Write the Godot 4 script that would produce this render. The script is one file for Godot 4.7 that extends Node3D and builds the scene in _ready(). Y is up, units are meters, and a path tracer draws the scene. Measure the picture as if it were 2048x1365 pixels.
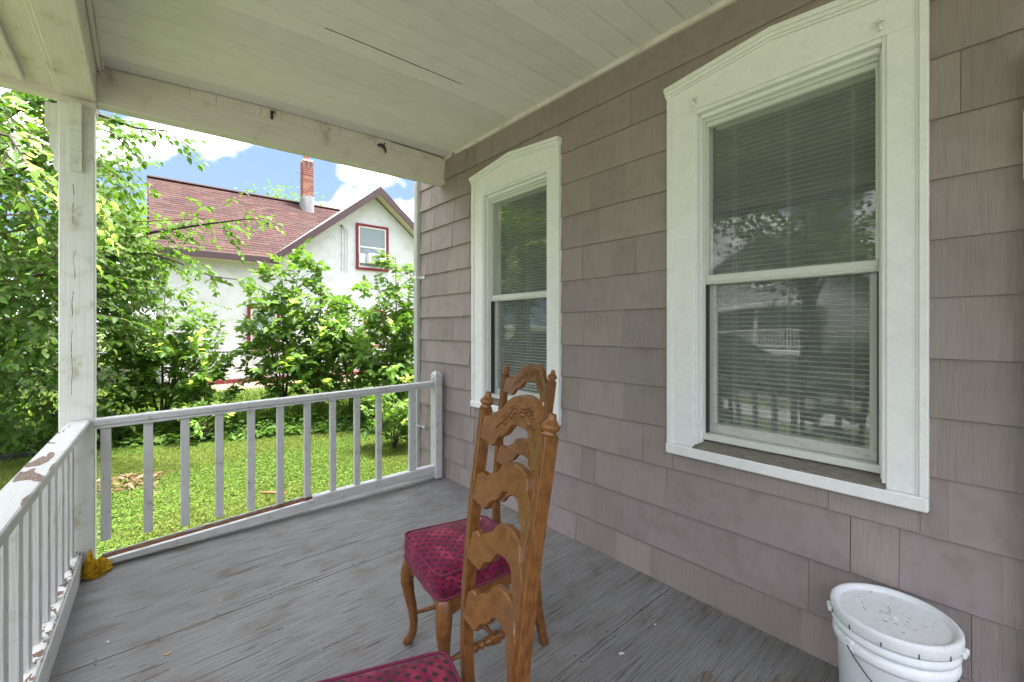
extends Node3D
# A covered house porch with two ladder-back chairs, looking along the wall to the yard and the neighbouring house.

const FLOOR_SLOPE := 0.010
const GROUND := -0.40
var rng := RandomNumberGenerator.new()
var M := {}
var noises := {}


# ------------------------------------------------------------------ mesh building
class Shape:
	var st := SurfaceTool.new()
	var uv := false

	func _init(smooth := false) -> void:
		st.begin(Mesh.PRIMITIVE_TRIANGLES)
		st.set_smooth_group(0 if smooth else -1)

	func smooth(on: bool) -> void:
		st.set_smooth_group(0 if on else -1)

	func tint(c: Color) -> void:
		st.set_color(c)

	func vert(p: Vector3, t: Variant = null) -> void:
		if t != null:
			st.set_uv(t)
		st.add_vertex(p)

	# points of a flat convex face; it is turned to look away from «inside»
	func face(p: Array, inside: Vector3) -> void:
		var n: Vector3 = (p[1] - p[0]).cross(p[2] - p[0])
		if p.size() > 3:
			n += (p[2] - p[0]).cross(p[3] - p[0])
		var mid := Vector3.ZERO
		for q in p:
			mid += q
		mid /= p.size()
		var out: bool = n.dot(mid - inside) >= 0.0
		for i in range(1, p.size() - 1):
			if out:
				st.add_vertex(p[0])
				st.add_vertex(p[i + 1])
				st.add_vertex(p[i])
			else:
				st.add_vertex(p[0])
				st.add_vertex(p[i])
				st.add_vertex(p[i + 1])

	# counter-clockwise seen from outside, with texture coordinates
	func quad_uv(a: Vector3, b: Vector3, c: Vector3, d: Vector3, ta: Vector2, tb: Vector2, tc: Vector2, td: Vector2) -> void:
		for v in [[a, ta], [c, tc], [b, tb], [a, ta], [d, td], [c, tc]]:
			st.set_uv(v[1])
			st.add_vertex(v[0])

	# eight corners: index bits x=1, y=2, z=4
	func hexa(p: Array) -> void:
		var mid := Vector3.ZERO
		for q in p:
			mid += q
		mid /= 8.0
		for f in [[0, 2, 6, 4], [1, 3, 7, 5], [0, 1, 5, 4], [2, 3, 7, 6], [0, 1, 3, 2], [4, 5, 7, 6]]:
			face([p[f[0]], p[f[1]], p[f[2]], p[f[3]]], mid)

	func box(c: Vector3, s: Vector3, bev := 0.0, xf := Transform3D.IDENTITY) -> void:
		var h := s * 0.5
		if bev <= 0.0:
			var p := []
			for i in 8:
				p.append(xf * (c + Vector3(h.x if i & 1 else -h.x, h.y if i & 2 else -h.y, h.z if i & 4 else -h.z)))
			hexa(p)
			return
		bev = minf(bev, minf(h.x, minf(h.y, h.z)) * 0.9)
		var mid := xf * c
		var at := func(sx: int, sy: int, sz: int, full: int) -> Vector3:
			var k := h - Vector3(bev, bev, bev)
			k[full] = h[full]
			return xf * (c + Vector3(k.x * sx, k.y * sy, k.z * sz))
		for axis in 3:
			for s1 in [-1, 1]:
				var ring := []
				for uvs in [[-1, -1], [1, -1], [1, 1], [-1, 1]]:
					var sg := [0, 0, 0]
					sg[axis] = s1
					sg[(axis + 1) % 3] = uvs[0]
					sg[(axis + 2) % 3] = uvs[1]
					ring.append(at.call(sg[0], sg[1], sg[2], axis))
				face(ring, mid)
		for axis in 3:
			var b := (axis + 1) % 3
			var d := (axis + 2) % 3
			for s1 in [-1, 1]:
				for s2 in [-1, 1]:
					var e := []
					for q in [[-1, b], [1, b], [1, d], [-1, d]]:
						var sg := [0, 0, 0]
						sg[axis] = q[0]
						sg[b] = s1
						sg[d] = s2
						e.append(at.call(sg[0], sg[1], sg[2], q[1]))
					face(e, mid)
		for i in 8:
			var sx := 1 if i & 1 else -1
			var sy := 1 if i & 2 else -1
			var sz := 1 if i & 4 else -1
			face([at.call(sx, sy, sz, 0), at.call(sx, sy, sz, 1), at.call(sx, sy, sz, 2)], mid)

	func span(a: Vector3, b: Vector3, bev := 0.0) -> void:
		box((a + b) * 0.5, (b - a).abs(), bev)

	# a round tube along points, one radius for each
	func tube(p: Array, r: Array, n := 6, caps := true, squash := 1.0) -> void:
		var rings := []
		var up := Vector3.UP
		var d0: Vector3 = (p[1] - p[0]).normalized()
		if absf(d0.dot(up)) > 0.9:
			up = Vector3.RIGHT
		var side := d0.cross(up).normalized()
		for i in p.size():
			var d: Vector3 = (p[mini(i + 1, p.size() - 1)] - p[maxi(i - 1, 0)]).normalized()
			side = (side - d * side.dot(d)).normalized()
			var over := side.cross(d)
			var ring := []
			var rad: float = r[i] if r.size() > 1 else r[0]
			for k in n:
				var a := TAU * k / n
				ring.append(p[i] + side * cos(a) * rad + over * sin(a) * rad * squash)
			rings.append(ring)
		for i in p.size() - 1:
			for k in n:
				var j := (k + 1) % n
				face([rings[i][k], rings[i][j], rings[i + 1][j], rings[i + 1][k]], (p[i] + p[i + 1]) * 0.5)
		if caps:
			face(rings[0], p[1])
			face(rings[-1], p[-2])

	# profile: Vector2(radius, height)
	func lathe(prof: Array, xf := Transform3D.IDENTITY, n := 16) -> void:
		for i in prof.size() - 1:
			var a: Vector2 = prof[i]
			var b: Vector2 = prof[i + 1]
			for k in n:
				var t0 := TAU * k / n
				var t1 := TAU * (k + 1) / n
				var q0 := xf * Vector3(a.x * cos(t0), a.y, a.x * sin(t0))
				var q1 := xf * Vector3(a.x * cos(t1), a.y, a.x * sin(t1))
				var q2 := xf * Vector3(b.x * cos(t1), b.y, b.x * sin(t1))
				var q3 := xf * Vector3(b.x * cos(t0), b.y, b.x * sin(t0))
				# outward when the profile climbs
				if a.x > 1e-6:
					vert(q0); vert(q1); vert(q2)
				if b.x > 1e-6:
					vert(q0); vert(q2); vert(q3)

	# an outline in the plane of ex and ey, pulled along ez by depth
	func prism(outline: PackedVector2Array, o: Vector3, ex: Vector3, ey: Vector3, ez: Vector3, depth: float) -> void:
		var idx := Geometry2D.triangulate_polygon(outline)
		var n := outline.size()
		var front := []
		var back := []
		for q in outline:
			front.append(o + ex * q.x + ey * q.y + ez * depth)
			back.append(o + ex * q.x + ey * q.y)
		var into := o - ez * 1000.0
		for i in range(0, idx.size(), 3):
			face([front[idx[i]], front[idx[i + 1]], front[idx[i + 2]]], into)
			face([back[idx[i]], back[idx[i + 1]], back[idx[i + 2]]], o + ez * 1000.0)
		var ccw := not Geometry2D.is_polygon_clockwise(outline)
		for i in n:
			var j := (i + 1) % n
			var e: Vector2 = outline[j] - outline[i]
			var nn := Vector2(e.y, -e.x) * (1.0 if ccw else -1.0)
			var m: Vector3 = (front[i] + back[j]) * 0.5
			face([front[i], front[j], back[j], back[i]], m - (ex * nn.x + ey * nn.y).normalized())

	# a profile (x across «side», y along the normal) swept along points that lie in a plane across side
	func sweep(p: Array, prof: Array, side: Vector3) -> void:
		var rings := []
		for i in p.size():
			var d: Vector3 = (p[mini(i + 1, p.size() - 1)] - p[maxi(i - 1, 0)]).normalized()
			var over := side.cross(d).normalized()
			var ring := []
			for q in prof:
				ring.append(p[i] + side * q.x + over * q.y)
			rings.append(ring)
		var n := prof.size()
		for i in p.size() - 1:
			for k in n:
				var j := (k + 1) % n
				face([rings[i][k], rings[i][j], rings[i + 1][j], rings[i + 1][k]], (p[i] + p[i + 1]) * 0.5)
		face(rings[0], p[1])
		face(rings[-1], p[-2])

	func done() -> ArrayMesh:
		st.generate_normals()
		return st.commit()


# ------------------------------------------------------------------ naming
func thing(called: String, label: String, category: String, at := Vector3.ZERO, turn := 0.0, group := "") -> Node3D:
	var o := Node3D.new()
	o.name = called
	o.position = at
	o.rotation.y = turn
	add_child(o, true)
	tag(o, label, category, group)
	return o


func tag(o: Node, label: String, category: String, group := "") -> void:
	o.set_meta("label", label)
	o.set_meta("category", category)
	if group:
		o.set_meta("group", group)


func obj(called: String, mesh: Mesh, m: Material, parent: Node = null, xf := Transform3D.IDENTITY) -> MeshInstance3D:
	var o := MeshInstance3D.new()
	o.name = called
	o.mesh = mesh
	o.material_override = m
	o.transform = xf
	(parent if parent else self).add_child(o, true)
	return o


func stuff(o: Node) -> Node:
	o.set_meta("kind", "stuff")
	return o


func group_node(called: String, parent: Node, at := Vector3.ZERO) -> Node3D:
	var o := Node3D.new()
	o.name = called
	o.position = at
	parent.add_child(o, true)
	return o


func scatter(called: String, mesh: Mesh, m: Material, xfs: Array, cols: PackedColorArray, parent: Node = null) -> MultiMeshInstance3D:
	var mm := MultiMesh.new()
	mm.transform_format = MultiMesh.TRANSFORM_3D
	mm.use_colors = true
	mm.mesh = mesh
	mm.instance_count = xfs.size()
	for i in xfs.size():
		mm.set_instance_transform(i, xfs[i])
		mm.set_instance_color(i, cols[i])
	var o := MultiMeshInstance3D.new()
	o.name = called
	o.multimesh = mm
	o.material_override = m
	(parent if parent else self).add_child(o, true)
	stuff(o)
	return o


# ------------------------------------------------------------------ materials
func noise(key: String, freq: float, kind := FastNoiseLite.TYPE_SIMPLEX_SMOOTH, octaves := 4, ramp: Array = [], size := 512, fractal := FastNoiseLite.FRACTAL_FBM, warp := 0.0) -> NoiseTexture2D:
	if noises.has(key):
		return noises[key]
	var n := FastNoiseLite.new()
	n.seed = 100 + noises.size() * 7
	n.noise_type = kind
	n.frequency = freq
	n.fractal_type = fractal if octaves > 1 else FastNoiseLite.FRACTAL_NONE
	n.fractal_octaves = octaves
	if warp > 0.0:
		n.domain_warp_enabled = true
		n.domain_warp_amplitude = warp
		n.domain_warp_frequency = freq * 0.5
	var t := NoiseTexture2D.new()
	t.width = size
	t.height = size
	t.seamless = true
	t.noise = n
	if ramp:
		var g := Gradient.new()
		g.offsets = PackedFloat32Array(ramp.map(func(r): return r[0]))
		g.colors = PackedColorArray(ramp.map(func(r): return r[1] if r[1] is Color else Color(r[1], r[1], r[1])))
		t.color_ramp = g
	noises[key] = t
	return t


# col is a linear base colour
func mat(col: Color, rough := 0.6, spec := 0.4) -> StandardMaterial3D:
	var m := StandardMaterial3D.new()
	m.albedo_color = col.linear_to_srgb()
	m.roughness = rough
	m.metallic_specular = spec
	return m


# colour variation and relief laid on by triplanar mapping; scales are repeats per metre
func grained(col: Color, rough: float, albedo: Texture2D, scale: Vector3, height: Texture2D = null, relief := 0.0, detail: Texture2D = null, dscale := Vector3.ONE, world := false, offset := Vector3.ZERO) -> StandardMaterial3D:
	var m := mat(col, rough)
	m.uv1_triplanar = true
	m.uv1_world_triplanar = world
	m.uv1_scale = scale
	m.uv1_offset = offset
	if albedo:
		m.albedo_texture = albedo
	if height:
		m.heightmap_enabled = true
		m.heightmap_texture = height
		m.heightmap_scale = relief
	if detail:
		m.detail_enabled = true
		m.detail_albedo = detail
		m.detail_blend_mode = BaseMaterial3D.BLEND_MODE_MUL
		m.detail_uv_layer = BaseMaterial3D.DETAIL_UV_2
		m.uv2_triplanar = true
		m.uv2_world_triplanar = world
		m.uv2_scale = dscale
		m.uv2_offset = offset
	return m


func along(axis: int, across := 9.0, lengthwise := 0.4) -> Vector3:
	var v := Vector3(across, across, across)
	v[axis] = lengthwise
	return v


func make_materials() -> void:
	var grain := noise("grain", 0.03, FastNoiseLite.TYPE_SIMPLEX_SMOOTH, 4)
	var soft := noise("soft", 0.012, FastNoiseLite.TYPE_SIMPLEX_SMOOTH, 5, [[0.0, 0.965], [0.5, 0.99], [1.0, 1.0]])
	var dirt := noise("dirt", 0.010, FastNoiseLite.TYPE_SIMPLEX_SMOOTH, 6, [[0.0, Color(0.80, 0.77, 0.70)], [0.16, Color(0.93, 0.92, 0.89)], [0.35, Color(0.985, 0.98, 0.975)], [1.0, Color.WHITE]])
	var streak := noise("streak", 0.02, FastNoiseLite.TYPE_SIMPLEX_SMOOTH, 5, [[0.0, 0.93], [0.35, 0.975], [0.55, 0.99], [1.0, 1.0]])
	var cracks := noise("cracks", 0.02, FastNoiseLite.TYPE_SIMPLEX_SMOOTH, 5, [[0.0, Color(0.60, 0.54, 0.47)], [0.08, Color(0.86, 0.84, 0.80)], [0.14, Color(0.965, 0.965, 0.96)], [1.0, Color.WHITE]])
	for axis in 3:
		M["white_%d" % axis] = grained(Color(0.76, 0.755, 0.735), 0.5, streak, along(axis, 7.0, 0.25), grain, 0.06, dirt, Vector3(1.3, 1.3, 1.3), true)
		M["rail_%d" % axis] = grained(Color(0.58, 0.58, 0.585), 0.55, cracks, along(axis, 8.0, 0.3), grain, 0.10, dirt, Vector3(2.1, 2.1, 2.1), true)
		M["cream_%d" % axis] = grained(Color(0.745, 0.69, 0.695), 0.55, streak, along(axis, 7.0, 0.25), grain, 0.07, dirt, Vector3(0.9, 0.9, 0.9), true)
	M.ceiling = []
	for i in 4:
		M.ceiling.append(grained(Color(0.83, 0.77, 0.84) * (0.95 + 0.03 * i), 0.55, soft, along(0, 10.0, 0.3), grain, 0.035, soft, Vector3(0.8, 0.8, 0.8), false, Vector3(0.37 * i, 0.2 * i, 0.61 * i)))
	M.trim = grained(Color(0.86, 0.845, 0.86), 0.42, soft, Vector3(1.5, 1.5, 1.5), grain, 0.03, soft, Vector3(6, 6, 6), true)
	M.vinyl = grained(Color(0.66, 0.665, 0.63), 0.38, soft, Vector3(4, 4, 4))
	M.sash_grey = grained(Color(0.52, 0.52, 0.50), 0.45, dirt, Vector3(5, 5, 5))
	M.weathered = grained(Color(0.30, 0.275, 0.23), 0.88, noise("old_wood", 0.03, FastNoiseLite.TYPE_SIMPLEX_SMOOTH, 5, [[0.0, 0.55], [0.4, 0.82], [0.7, 0.95], [1.0, Color(1.0, 1.0, 1.0)]]), along(2, 12.0, 1.2), grain, 0.25, soft, Vector3(3, 3, 3), true)
	# painted shakes: combed vertical grain, four tones
	var comb := noise("comb", 0.035, FastNoiseLite.TYPE_SIMPLEX_SMOOTH, 3)
	var figure := noise("figure", 0.010, FastNoiseLite.TYPE_SIMPLEX_SMOOTH, 5, [], 512, FastNoiseLite.FRACTAL_RIDGED, 30.0)
	var worn := noise("worn", 0.014, FastNoiseLite.TYPE_SIMPLEX_SMOOTH, 6, [[0.0, Color(0.92, 0.90, 0.885)], [0.25, Color(0.96, 0.955, 0.95)], [0.5, Color(0.985, 0.98, 0.98)], [1.0, Color(1.0, 0.985, 0.995)]])
	M.shake = []
	for i in 7:
		var c: Color = Color(0.325, 0.272, 0.258) * [0.90, 1.02, 0.96, 1.07, 0.93, 1.0, 1.04][i]
		c.b *= 1.0 + 0.03 * (i % 3)
		if i % 3 == 2:
			M.shake.append(grained(c, 0.62, worn, Vector3(2.2, 1.6, 2.2), figure, 0.14, worn, Vector3(0.7, 0.7, 0.7), true, Vector3(0.3 * i, 0.17 * i, 0.43 * i)))
		else:
			M.shake.append(grained(c, 0.62, streak, Vector3(8, 0.45, 8), comb, 0.15, worn, Vector3(0.7, 0.7, 0.7), true, Vector3(0.3 * i, 0.17 * i, 0.43 * i)))
	# weathered painted plywood
	var boards := noise("boards", 0.03, FastNoiseLite.TYPE_SIMPLEX_SMOOTH, 5, [[0.0, Color(0.33, 0.32, 0.31)], [0.22, Color(0.58, 0.57, 0.56)], [0.33, Color(0.84, 0.84, 0.84)], [0.6, Color(0.93, 0.93, 0.93)], [1.0, Color(1, 1, 1)]], 1024)
	var stains := noise("stains", 0.016, FastNoiseLite.TYPE_SIMPLEX_SMOOTH, 6, [[0.0, Color(0.78, 0.74, 0.70)], [0.18, Color(0.90, 0.88, 0.865)], [0.34, Color(0.94, 0.935, 0.935)], [0.6, Color(0.97, 0.97, 0.98)], [1.0, Color(1, 1, 1)]])
	M.floor = grained(Color(0.262, 0.256, 0.252), 0.62, boards, Vector3(0.11, 7.5, 7.5), noise("boards_relief", 0.03, FastNoiseLite.TYPE_SIMPLEX_SMOOTH, 5, [], 1024), 0.2, stains, Vector3(0.45, 0.8, 0.8), true)
	M.rotten = grained(Color(0.23, 0.105, 0.05), 0.9, noise("rot", 0.03, FastNoiseLite.TYPE_SIMPLEX_SMOOTH, 5, [[0.0, 0.35], [0.5, 0.8], [1.0, 1.0]]), along(0, 14.0, 2.0), grain, 0.3, null, Vector3.ONE, true)
	M.peeling = grained(Color(0.66, 0.65, 0.63), 0.7, noise("flake", 0.011, FastNoiseLite.TYPE_SIMPLEX_SMOOTH, 6, [[0.0, Color(0.47, 0.35, 0.29)], [0.36, Color(0.56, 0.45, 0.39)], [0.40, Color(0.35, 0.28, 0.24)], [0.42, Color(0.94, 0.94, 0.93)], [1.0, Color(1, 1, 1)]]), Vector3(5.0, 5.0, 2.2), noises["flake"], 0.25, null, Vector3.ONE, true, Vector3(0.13, 0.4, 0.27))
	M.bare_wood = grained(Color(0.30, 0.215, 0.175), 0.85, noise("bare", 0.03, FastNoiseLite.TYPE_SIMPLEX_SMOOTH, 5, [[0.0, 0.5], [0.45, 0.85], [1.0, 1.0]]), along(2, 14.0, 1.2), grain, 0.2)
	# oak, carved parts a little redder and darker in the grain
	var oak := noise("oak", 0.02, FastNoiseLite.TYPE_SIMPLEX_SMOOTH, 5, [[0.0, Color(0.50, 0.42, 0.36)], [0.26, Color(0.76, 0.69, 0.63)], [0.45, Color(0.91, 0.88, 0.84)], [1.0, Color(1, 1, 1)]])
	for axis in 3:
		var m := grained(Color(0.240, 0.100, 0.026), 0.36, oak, along(axis, 26.0, 1.6), grain, 0.05, noise("oak_tone", 0.014, FastNoiseLite.TYPE_SIMPLEX_SMOOTH, 4, [[0.0, Color(0.74, 0.67, 0.60)], [0.4, Color(0.92, 0.89, 0.86)], [0.7, Color(1, 1, 1)], [1.0, Color(1, 1, 1)]]), Vector3(3, 3, 3))
		m.clearcoat_enabled = true
		m.clearcoat = 0.4
		m.clearcoat_roughness = 0.35
		M["oak_%d" % axis] = m
	M.oak_dark = grained(Color(0.13, 0.050, 0.015), 0.5, oak, along(1, 22.0, 2.2))
	M.plastic = grained(Color(0.80, 0.82, 0.86), 0.35, soft, Vector3(5, 5, 5), null, 0.0, noise("scuff", 0.02, FastNoiseLite.TYPE_SIMPLEX_SMOOTH, 6, [[0.0, 0.80], [0.14, 0.94], [0.25, 0.985], [1.0, 1.0]]), Vector3(3, 3, 3))
	M.lid = grained(Color(0.75, 0.765, 0.80), 0.5, noise("scuff2", 0.014, FastNoiseLite.TYPE_SIMPLEX_SMOOTH, 6, [[0.0, 0.62], [0.10, 0.85], [0.2, 0.965], [1.0, 1.0]]), Vector3(4, 4, 4))
	M.black = mat(Color(0.02, 0.02, 0.022), 0.5)
	M.iron = mat(Color(0.05, 0.048, 0.045), 0.55)
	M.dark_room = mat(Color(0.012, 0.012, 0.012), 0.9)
	M.blind = mat(Color(0.44, 0.45, 0.42), 0.55)
	var g := mat(Color(0.75, 0.82, 0.78, 1.0), 0.0, 0.75)
	g.albedo_color.a = 0.10
	g.transparency = BaseMaterial3D.TRANSPARENCY_ALPHA
	g.metallic = 0.08
	M.glass = g
	var g2: StandardMaterial3D = g.duplicate()
	g2.metallic = 0.05
	M.glass_far = g2
	M.galv = grained(Color(0.16, 0.17, 0.17), 0.6, soft, Vector3(3, 3, 3))
	M.galv.metallic = 0.3
	M.downspout = grained(Color(0.55, 0.56, 0.53), 0.45, soft, Vector3(3, 1, 3))
	# outside
	M.stucco = grained(Color(0.74, 0.735, 0.755), 0.9, noise("stain_wall", 0.008, FastNoiseLite.TYPE_SIMPLEX_SMOOTH, 5, [[0.0, 0.93], [0.4, 0.98], [1.0, 1.0]]), Vector3(0.35, 0.5, 0.35), noise("stucco", 0.05, FastNoiseLite.TYPE_CELLULAR, 3), 1.1, noise("stucco_speck", 0.06, FastNoiseLite.TYPE_SIMPLEX_SMOOTH, 3, [[0.0, 0.90], [0.5, 0.97], [1.0, 1.0]]), Vector3(1.1, 1.1, 1.1))
	M.stucco.uv1_scale = Vector3(0.8, 0.8, 0.8)
	M.red_trim = grained(Color(0.21, 0.020, 0.028), 0.5, soft, Vector3(2, 2, 2))
	M.fascia = grained(Color(0.070, 0.042, 0.045), 0.55, soft, Vector3(1, 4, 4))
	M.roof_dark = grained(Color(0.10, 0.055, 0.05), 0.9, soft, Vector3(2, 2, 2))
	M.shingle = []
	for i in 6:
		var tones := [Color(0.082, 0.050, 0.045), Color(0.088, 0.053, 0.047), Color(0.076, 0.047, 0.044), Color(0.085, 0.056, 0.052), Color(0.092, 0.059, 0.050), Color(0.068, 0.044, 0.042)]
		M.shingle.append(grained(tones[i], 0.92, noise("grit", 0.12, FastNoiseLite.TYPE_SIMPLEX_SMOOTH, 3, [[0.0, 0.7], [0.5, 0.93], [1.0, 1.0]]), Vector3(3, 3, 3)))
	M.shingle_many = grained(Color.WHITE, 0.92, noises["grit"], Vector3(3, 3, 3))
	M.shingle_many.vertex_color_use_as_albedo = true
	for m in M.shingle + [M.shingle_many, M.roof_dark]:
		m.metallic_specular = 0.12
	M.brick = []
	for c in [Color(0.27, 0.085, 0.055), Color(0.22, 0.075, 0.055), Color(0.32, 0.14, 0.075), Color(0.30, 0.16, 0.09), Color(0.19, 0.06, 0.05)]:
		M.brick.append(grained(c, 0.9, soft, Vector3(6, 6, 6), noises["stucco"], 0.3))
	M.mortar = grained(Color(0.50, 0.47, 0.43), 0.95, soft, Vector3(5, 5, 5), noises["stucco"], 0.5)
	M.flashing = grained(Color(0.55, 0.55, 0.55), 0.8, dirt, Vector3(6, 6, 6), noises["stucco"], 2.0)
	M.ground = grained(Color(0.115, 0.135, 0.055), 0.95, noise("turf", 0.03, FastNoiseLite.TYPE_SIMPLEX_SMOOTH, 5, [[0.0, Color(0.62, 0.55, 0.40)], [0.45, Color(0.86, 0.90, 0.75)], [1.0, Color(1, 1, 1)]]), Vector3(0.5, 0.5, 0.5), noises["grain"], 2.0, null, Vector3.ONE, true)
	M.soil = grained(Color(0.10, 0.07, 0.045), 0.95, soft, Vector3(2, 2, 2), noises["stucco"], 2.0, null, Vector3.ONE, true)
	M.asphalt = grained(Color(0.055, 0.055, 0.056), 0.9, noises["grit"], Vector3(1, 1, 1), null, 0.0, null, Vector3.ONE, true)
	M.concrete = grained(Color(0.36, 0.345, 0.32), 0.9, noises["grit"], Vector3(1, 1, 1), null, 0.0, soft, Vector3(0.3, 0.3, 0.3), true)
	M.bark = grained(Color(0.085, 0.066, 0.050), 0.9, noises["boards"], Vector3(9, 1.6, 9), noises["boards_relief"], 0.6)
	M.twig = mat(Color(0.13, 0.085, 0.055), 0.8)
	for kind in [["leaf", 0.46], ["grass", 0.8]]:
		var m := mat(Color.WHITE, kind[1], 0.32 if kind[0] == "leaf" else 0.12)
		m.vertex_color_use_as_albedo = true
		m.backlight_enabled = true
		m.backlight = Color(0.92, 1.0, 0.62) if kind[0] == "leaf" else Color(0.5, 0.55, 0.3)
		M[kind[0]] = m
	M.leaf_parts = []
	for c in [Color(0.055, 0.135, 0.030), Color(0.072, 0.170, 0.034), Color(0.090, 0.200, 0.038), Color(0.115, 0.225, 0.042)]:
		var m := mat(c, 0.40, 0.4)
		m.backlight_enabled = true
		m.backlight = Color(0.88, 1.0, 0.45)
		M.leaf_parts.append(m)


# velvet with woven diamonds, baked flat for the two cushions
func velvet() -> StandardMaterial3D:
	var size := 768
	var im := Image.create(size, size, false, Image.FORMAT_RGB8)
	var blotch := FastNoiseLite.new()
	blotch.seed = 5
	blotch.frequency = 0.006
	blotch.fractal_octaves = 4
	var nap := FastNoiseLite.new()
	nap.seed = 9
	nap.frequency = 0.05
	nap.fractal_octaves = 3
	var purple := Color(0.44, 0.095, 0.24)
	var faded := Color(0.57, 0.19, 0.30)
	var deep := Color(0.30, 0.045, 0.16)
	var bronze := Color(0.19, 0.15, 0.10)
	var step := size / 12.5      # about 40 mm between diamonds
	for y in size:
		for x in size:
			var b := blotch.get_noise_2d(x, y)
			var n := nap.get_noise_2d(x, y * 0.6)
			var c := purple.lerp(faded, clampf((b - 0.10) * 3.2, 0.0, 0.85)).lerp(deep, clampf((-b - 0.15) * 1.8, 0.0, 0.6))
			var row := floori(y / (step * 0.5))
			var fx := fposmod(x / step + (0.5 if row % 2 else 0.0), 1.0) - 0.5
			var fy := fposmod(y / (step * 0.5), 1.0) - 0.5
			var d := absf(fx) * 2.0 / 0.50 + absf(fy) / 0.45 + n * 0.18
			if d < 1.0:
				c = bronze.lerp(c, 0.12)
			c = c * (1.0 + n * 0.10)
			im.set_pixel(x, y, Color(clampf(c.r, 0, 1), clampf(c.g, 0, 1), clampf(c.b, 0, 1)))
	var m := StandardMaterial3D.new()
	m.albedo_texture = ImageTexture.create_from_image(im)
	m.roughness = 0.85
	m.metallic_specular = 0.2
	m.rim_enabled = true
	m.rim = 0.18
	m.rim_tint = 0.6
	return m


func sky_panorama() -> ImageTexture:
	var w := 2048
	var h := 1024
	var im := Image.create(w, h, false, Image.FORMAT_RGBF)
	var big := FastNoiseLite.new()
	big.seed = 41
	big.frequency = 1.0
	big.fractal_octaves = 6
	big.fractal_gain = 0.52
	var cov := FastNoiseLite.new()
	cov.seed = 12
	cov.frequency = 0.8
	cov.fractal_octaves = 2
	for y in h:
		var el := PI * (0.5 - (y + 0.5) / h)
		if el < -0.02:
			var gcol := Color(0.16, 0.19, 0.12)
			for x in w:
				im.set_pixel(x, y, gcol)
			continue
		var s := sin(maxf(el, 0.0))
		var t := pow(1.0 - s, 3.0)
		var blue := Color(0.056, 0.092, 0.168).lerp(Color(0.100, 0.132, 0.172), t)
		var squeeze := 2.6 / (0.35 + s)
		for x in w:
			var az := TAU * (x + 0.5) / w
			var c := cos(el)
			var d := Vector3(sin(az) * c, s, -cos(az) * c)
			var q := Vector3(d.x * 3.4, d.y * squeeze * 2.2, d.z * 3.4)
			var n := big.get_noise_3dv(q)
			var n2 := big.get_noise_3dv(q + Vector3(0.0, 0.12, 0.0))
			var k := smoothstep(-0.02, 0.24, n + cov.get_noise_3dv(d * 2.0) * 0.30 + 0.03)
			var lit := clampf(0.86 + (n - n2) * 2.2 - maxf(n - 0.22, 0.0) * 0.7, 0.6, 1.12)
			var cloud := Color(1.45, 1.45, 1.49) * lit * lerpf(0.38, 1.0, smoothstep(0.12, 0.6, s))
			var o := blue.lerp(cloud, k * 0.96)
			im.set_pixel(x, y, o)
	return ImageTexture.create_from_image(im)


# ------------------------------------------------------------------ the house this porch belongs to
const COURSES := [-0.02, 0.161, 0.368, 0.573, 0.768, 0.963, 1.155, 1.352, 1.54, 1.735, 1.93, 2.13, 2.32, 2.51, 2.70]
const WINDOWS := [-0.6235, -2.252]      # middle of each opening along the wall
const HALF := 0.340
const FAR_OUT := 0.470                   # outer edge of the casing, far and near side
const NEAR_OUT := 0.447


func shake_mesh(w: float, h: float, thick: float, skew: float) -> ArrayMesh:
	# origin at the lower middle, face towards -x
	var s := Shape.new()
	var z := w * 0.5
	var e := 0.0015
	s.hexa([Vector3(-thick, 0.0, -z), Vector3(0.008, 0, -z), Vector3(-0.0025, h, -z), Vector3(0.008, h, -z), Vector3(-thick, skew, z), Vector3(0.008, skew, z), Vector3(-0.0025, h, z), Vector3(0.008, h, z)])
	# eased lower edge
	s.hexa([Vector3(-thick + e, -e, -z + e), Vector3(0.006, -e, -z + e), Vector3(-thick, 0.0, -z), Vector3(0.008, 0, -z), Vector3(-thick + e, skew - e, z - e), Vector3(0.006, skew - e, z - e), Vector3(-thick, skew, z), Vector3(0.008, skew, z)])
	return s.done()


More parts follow.
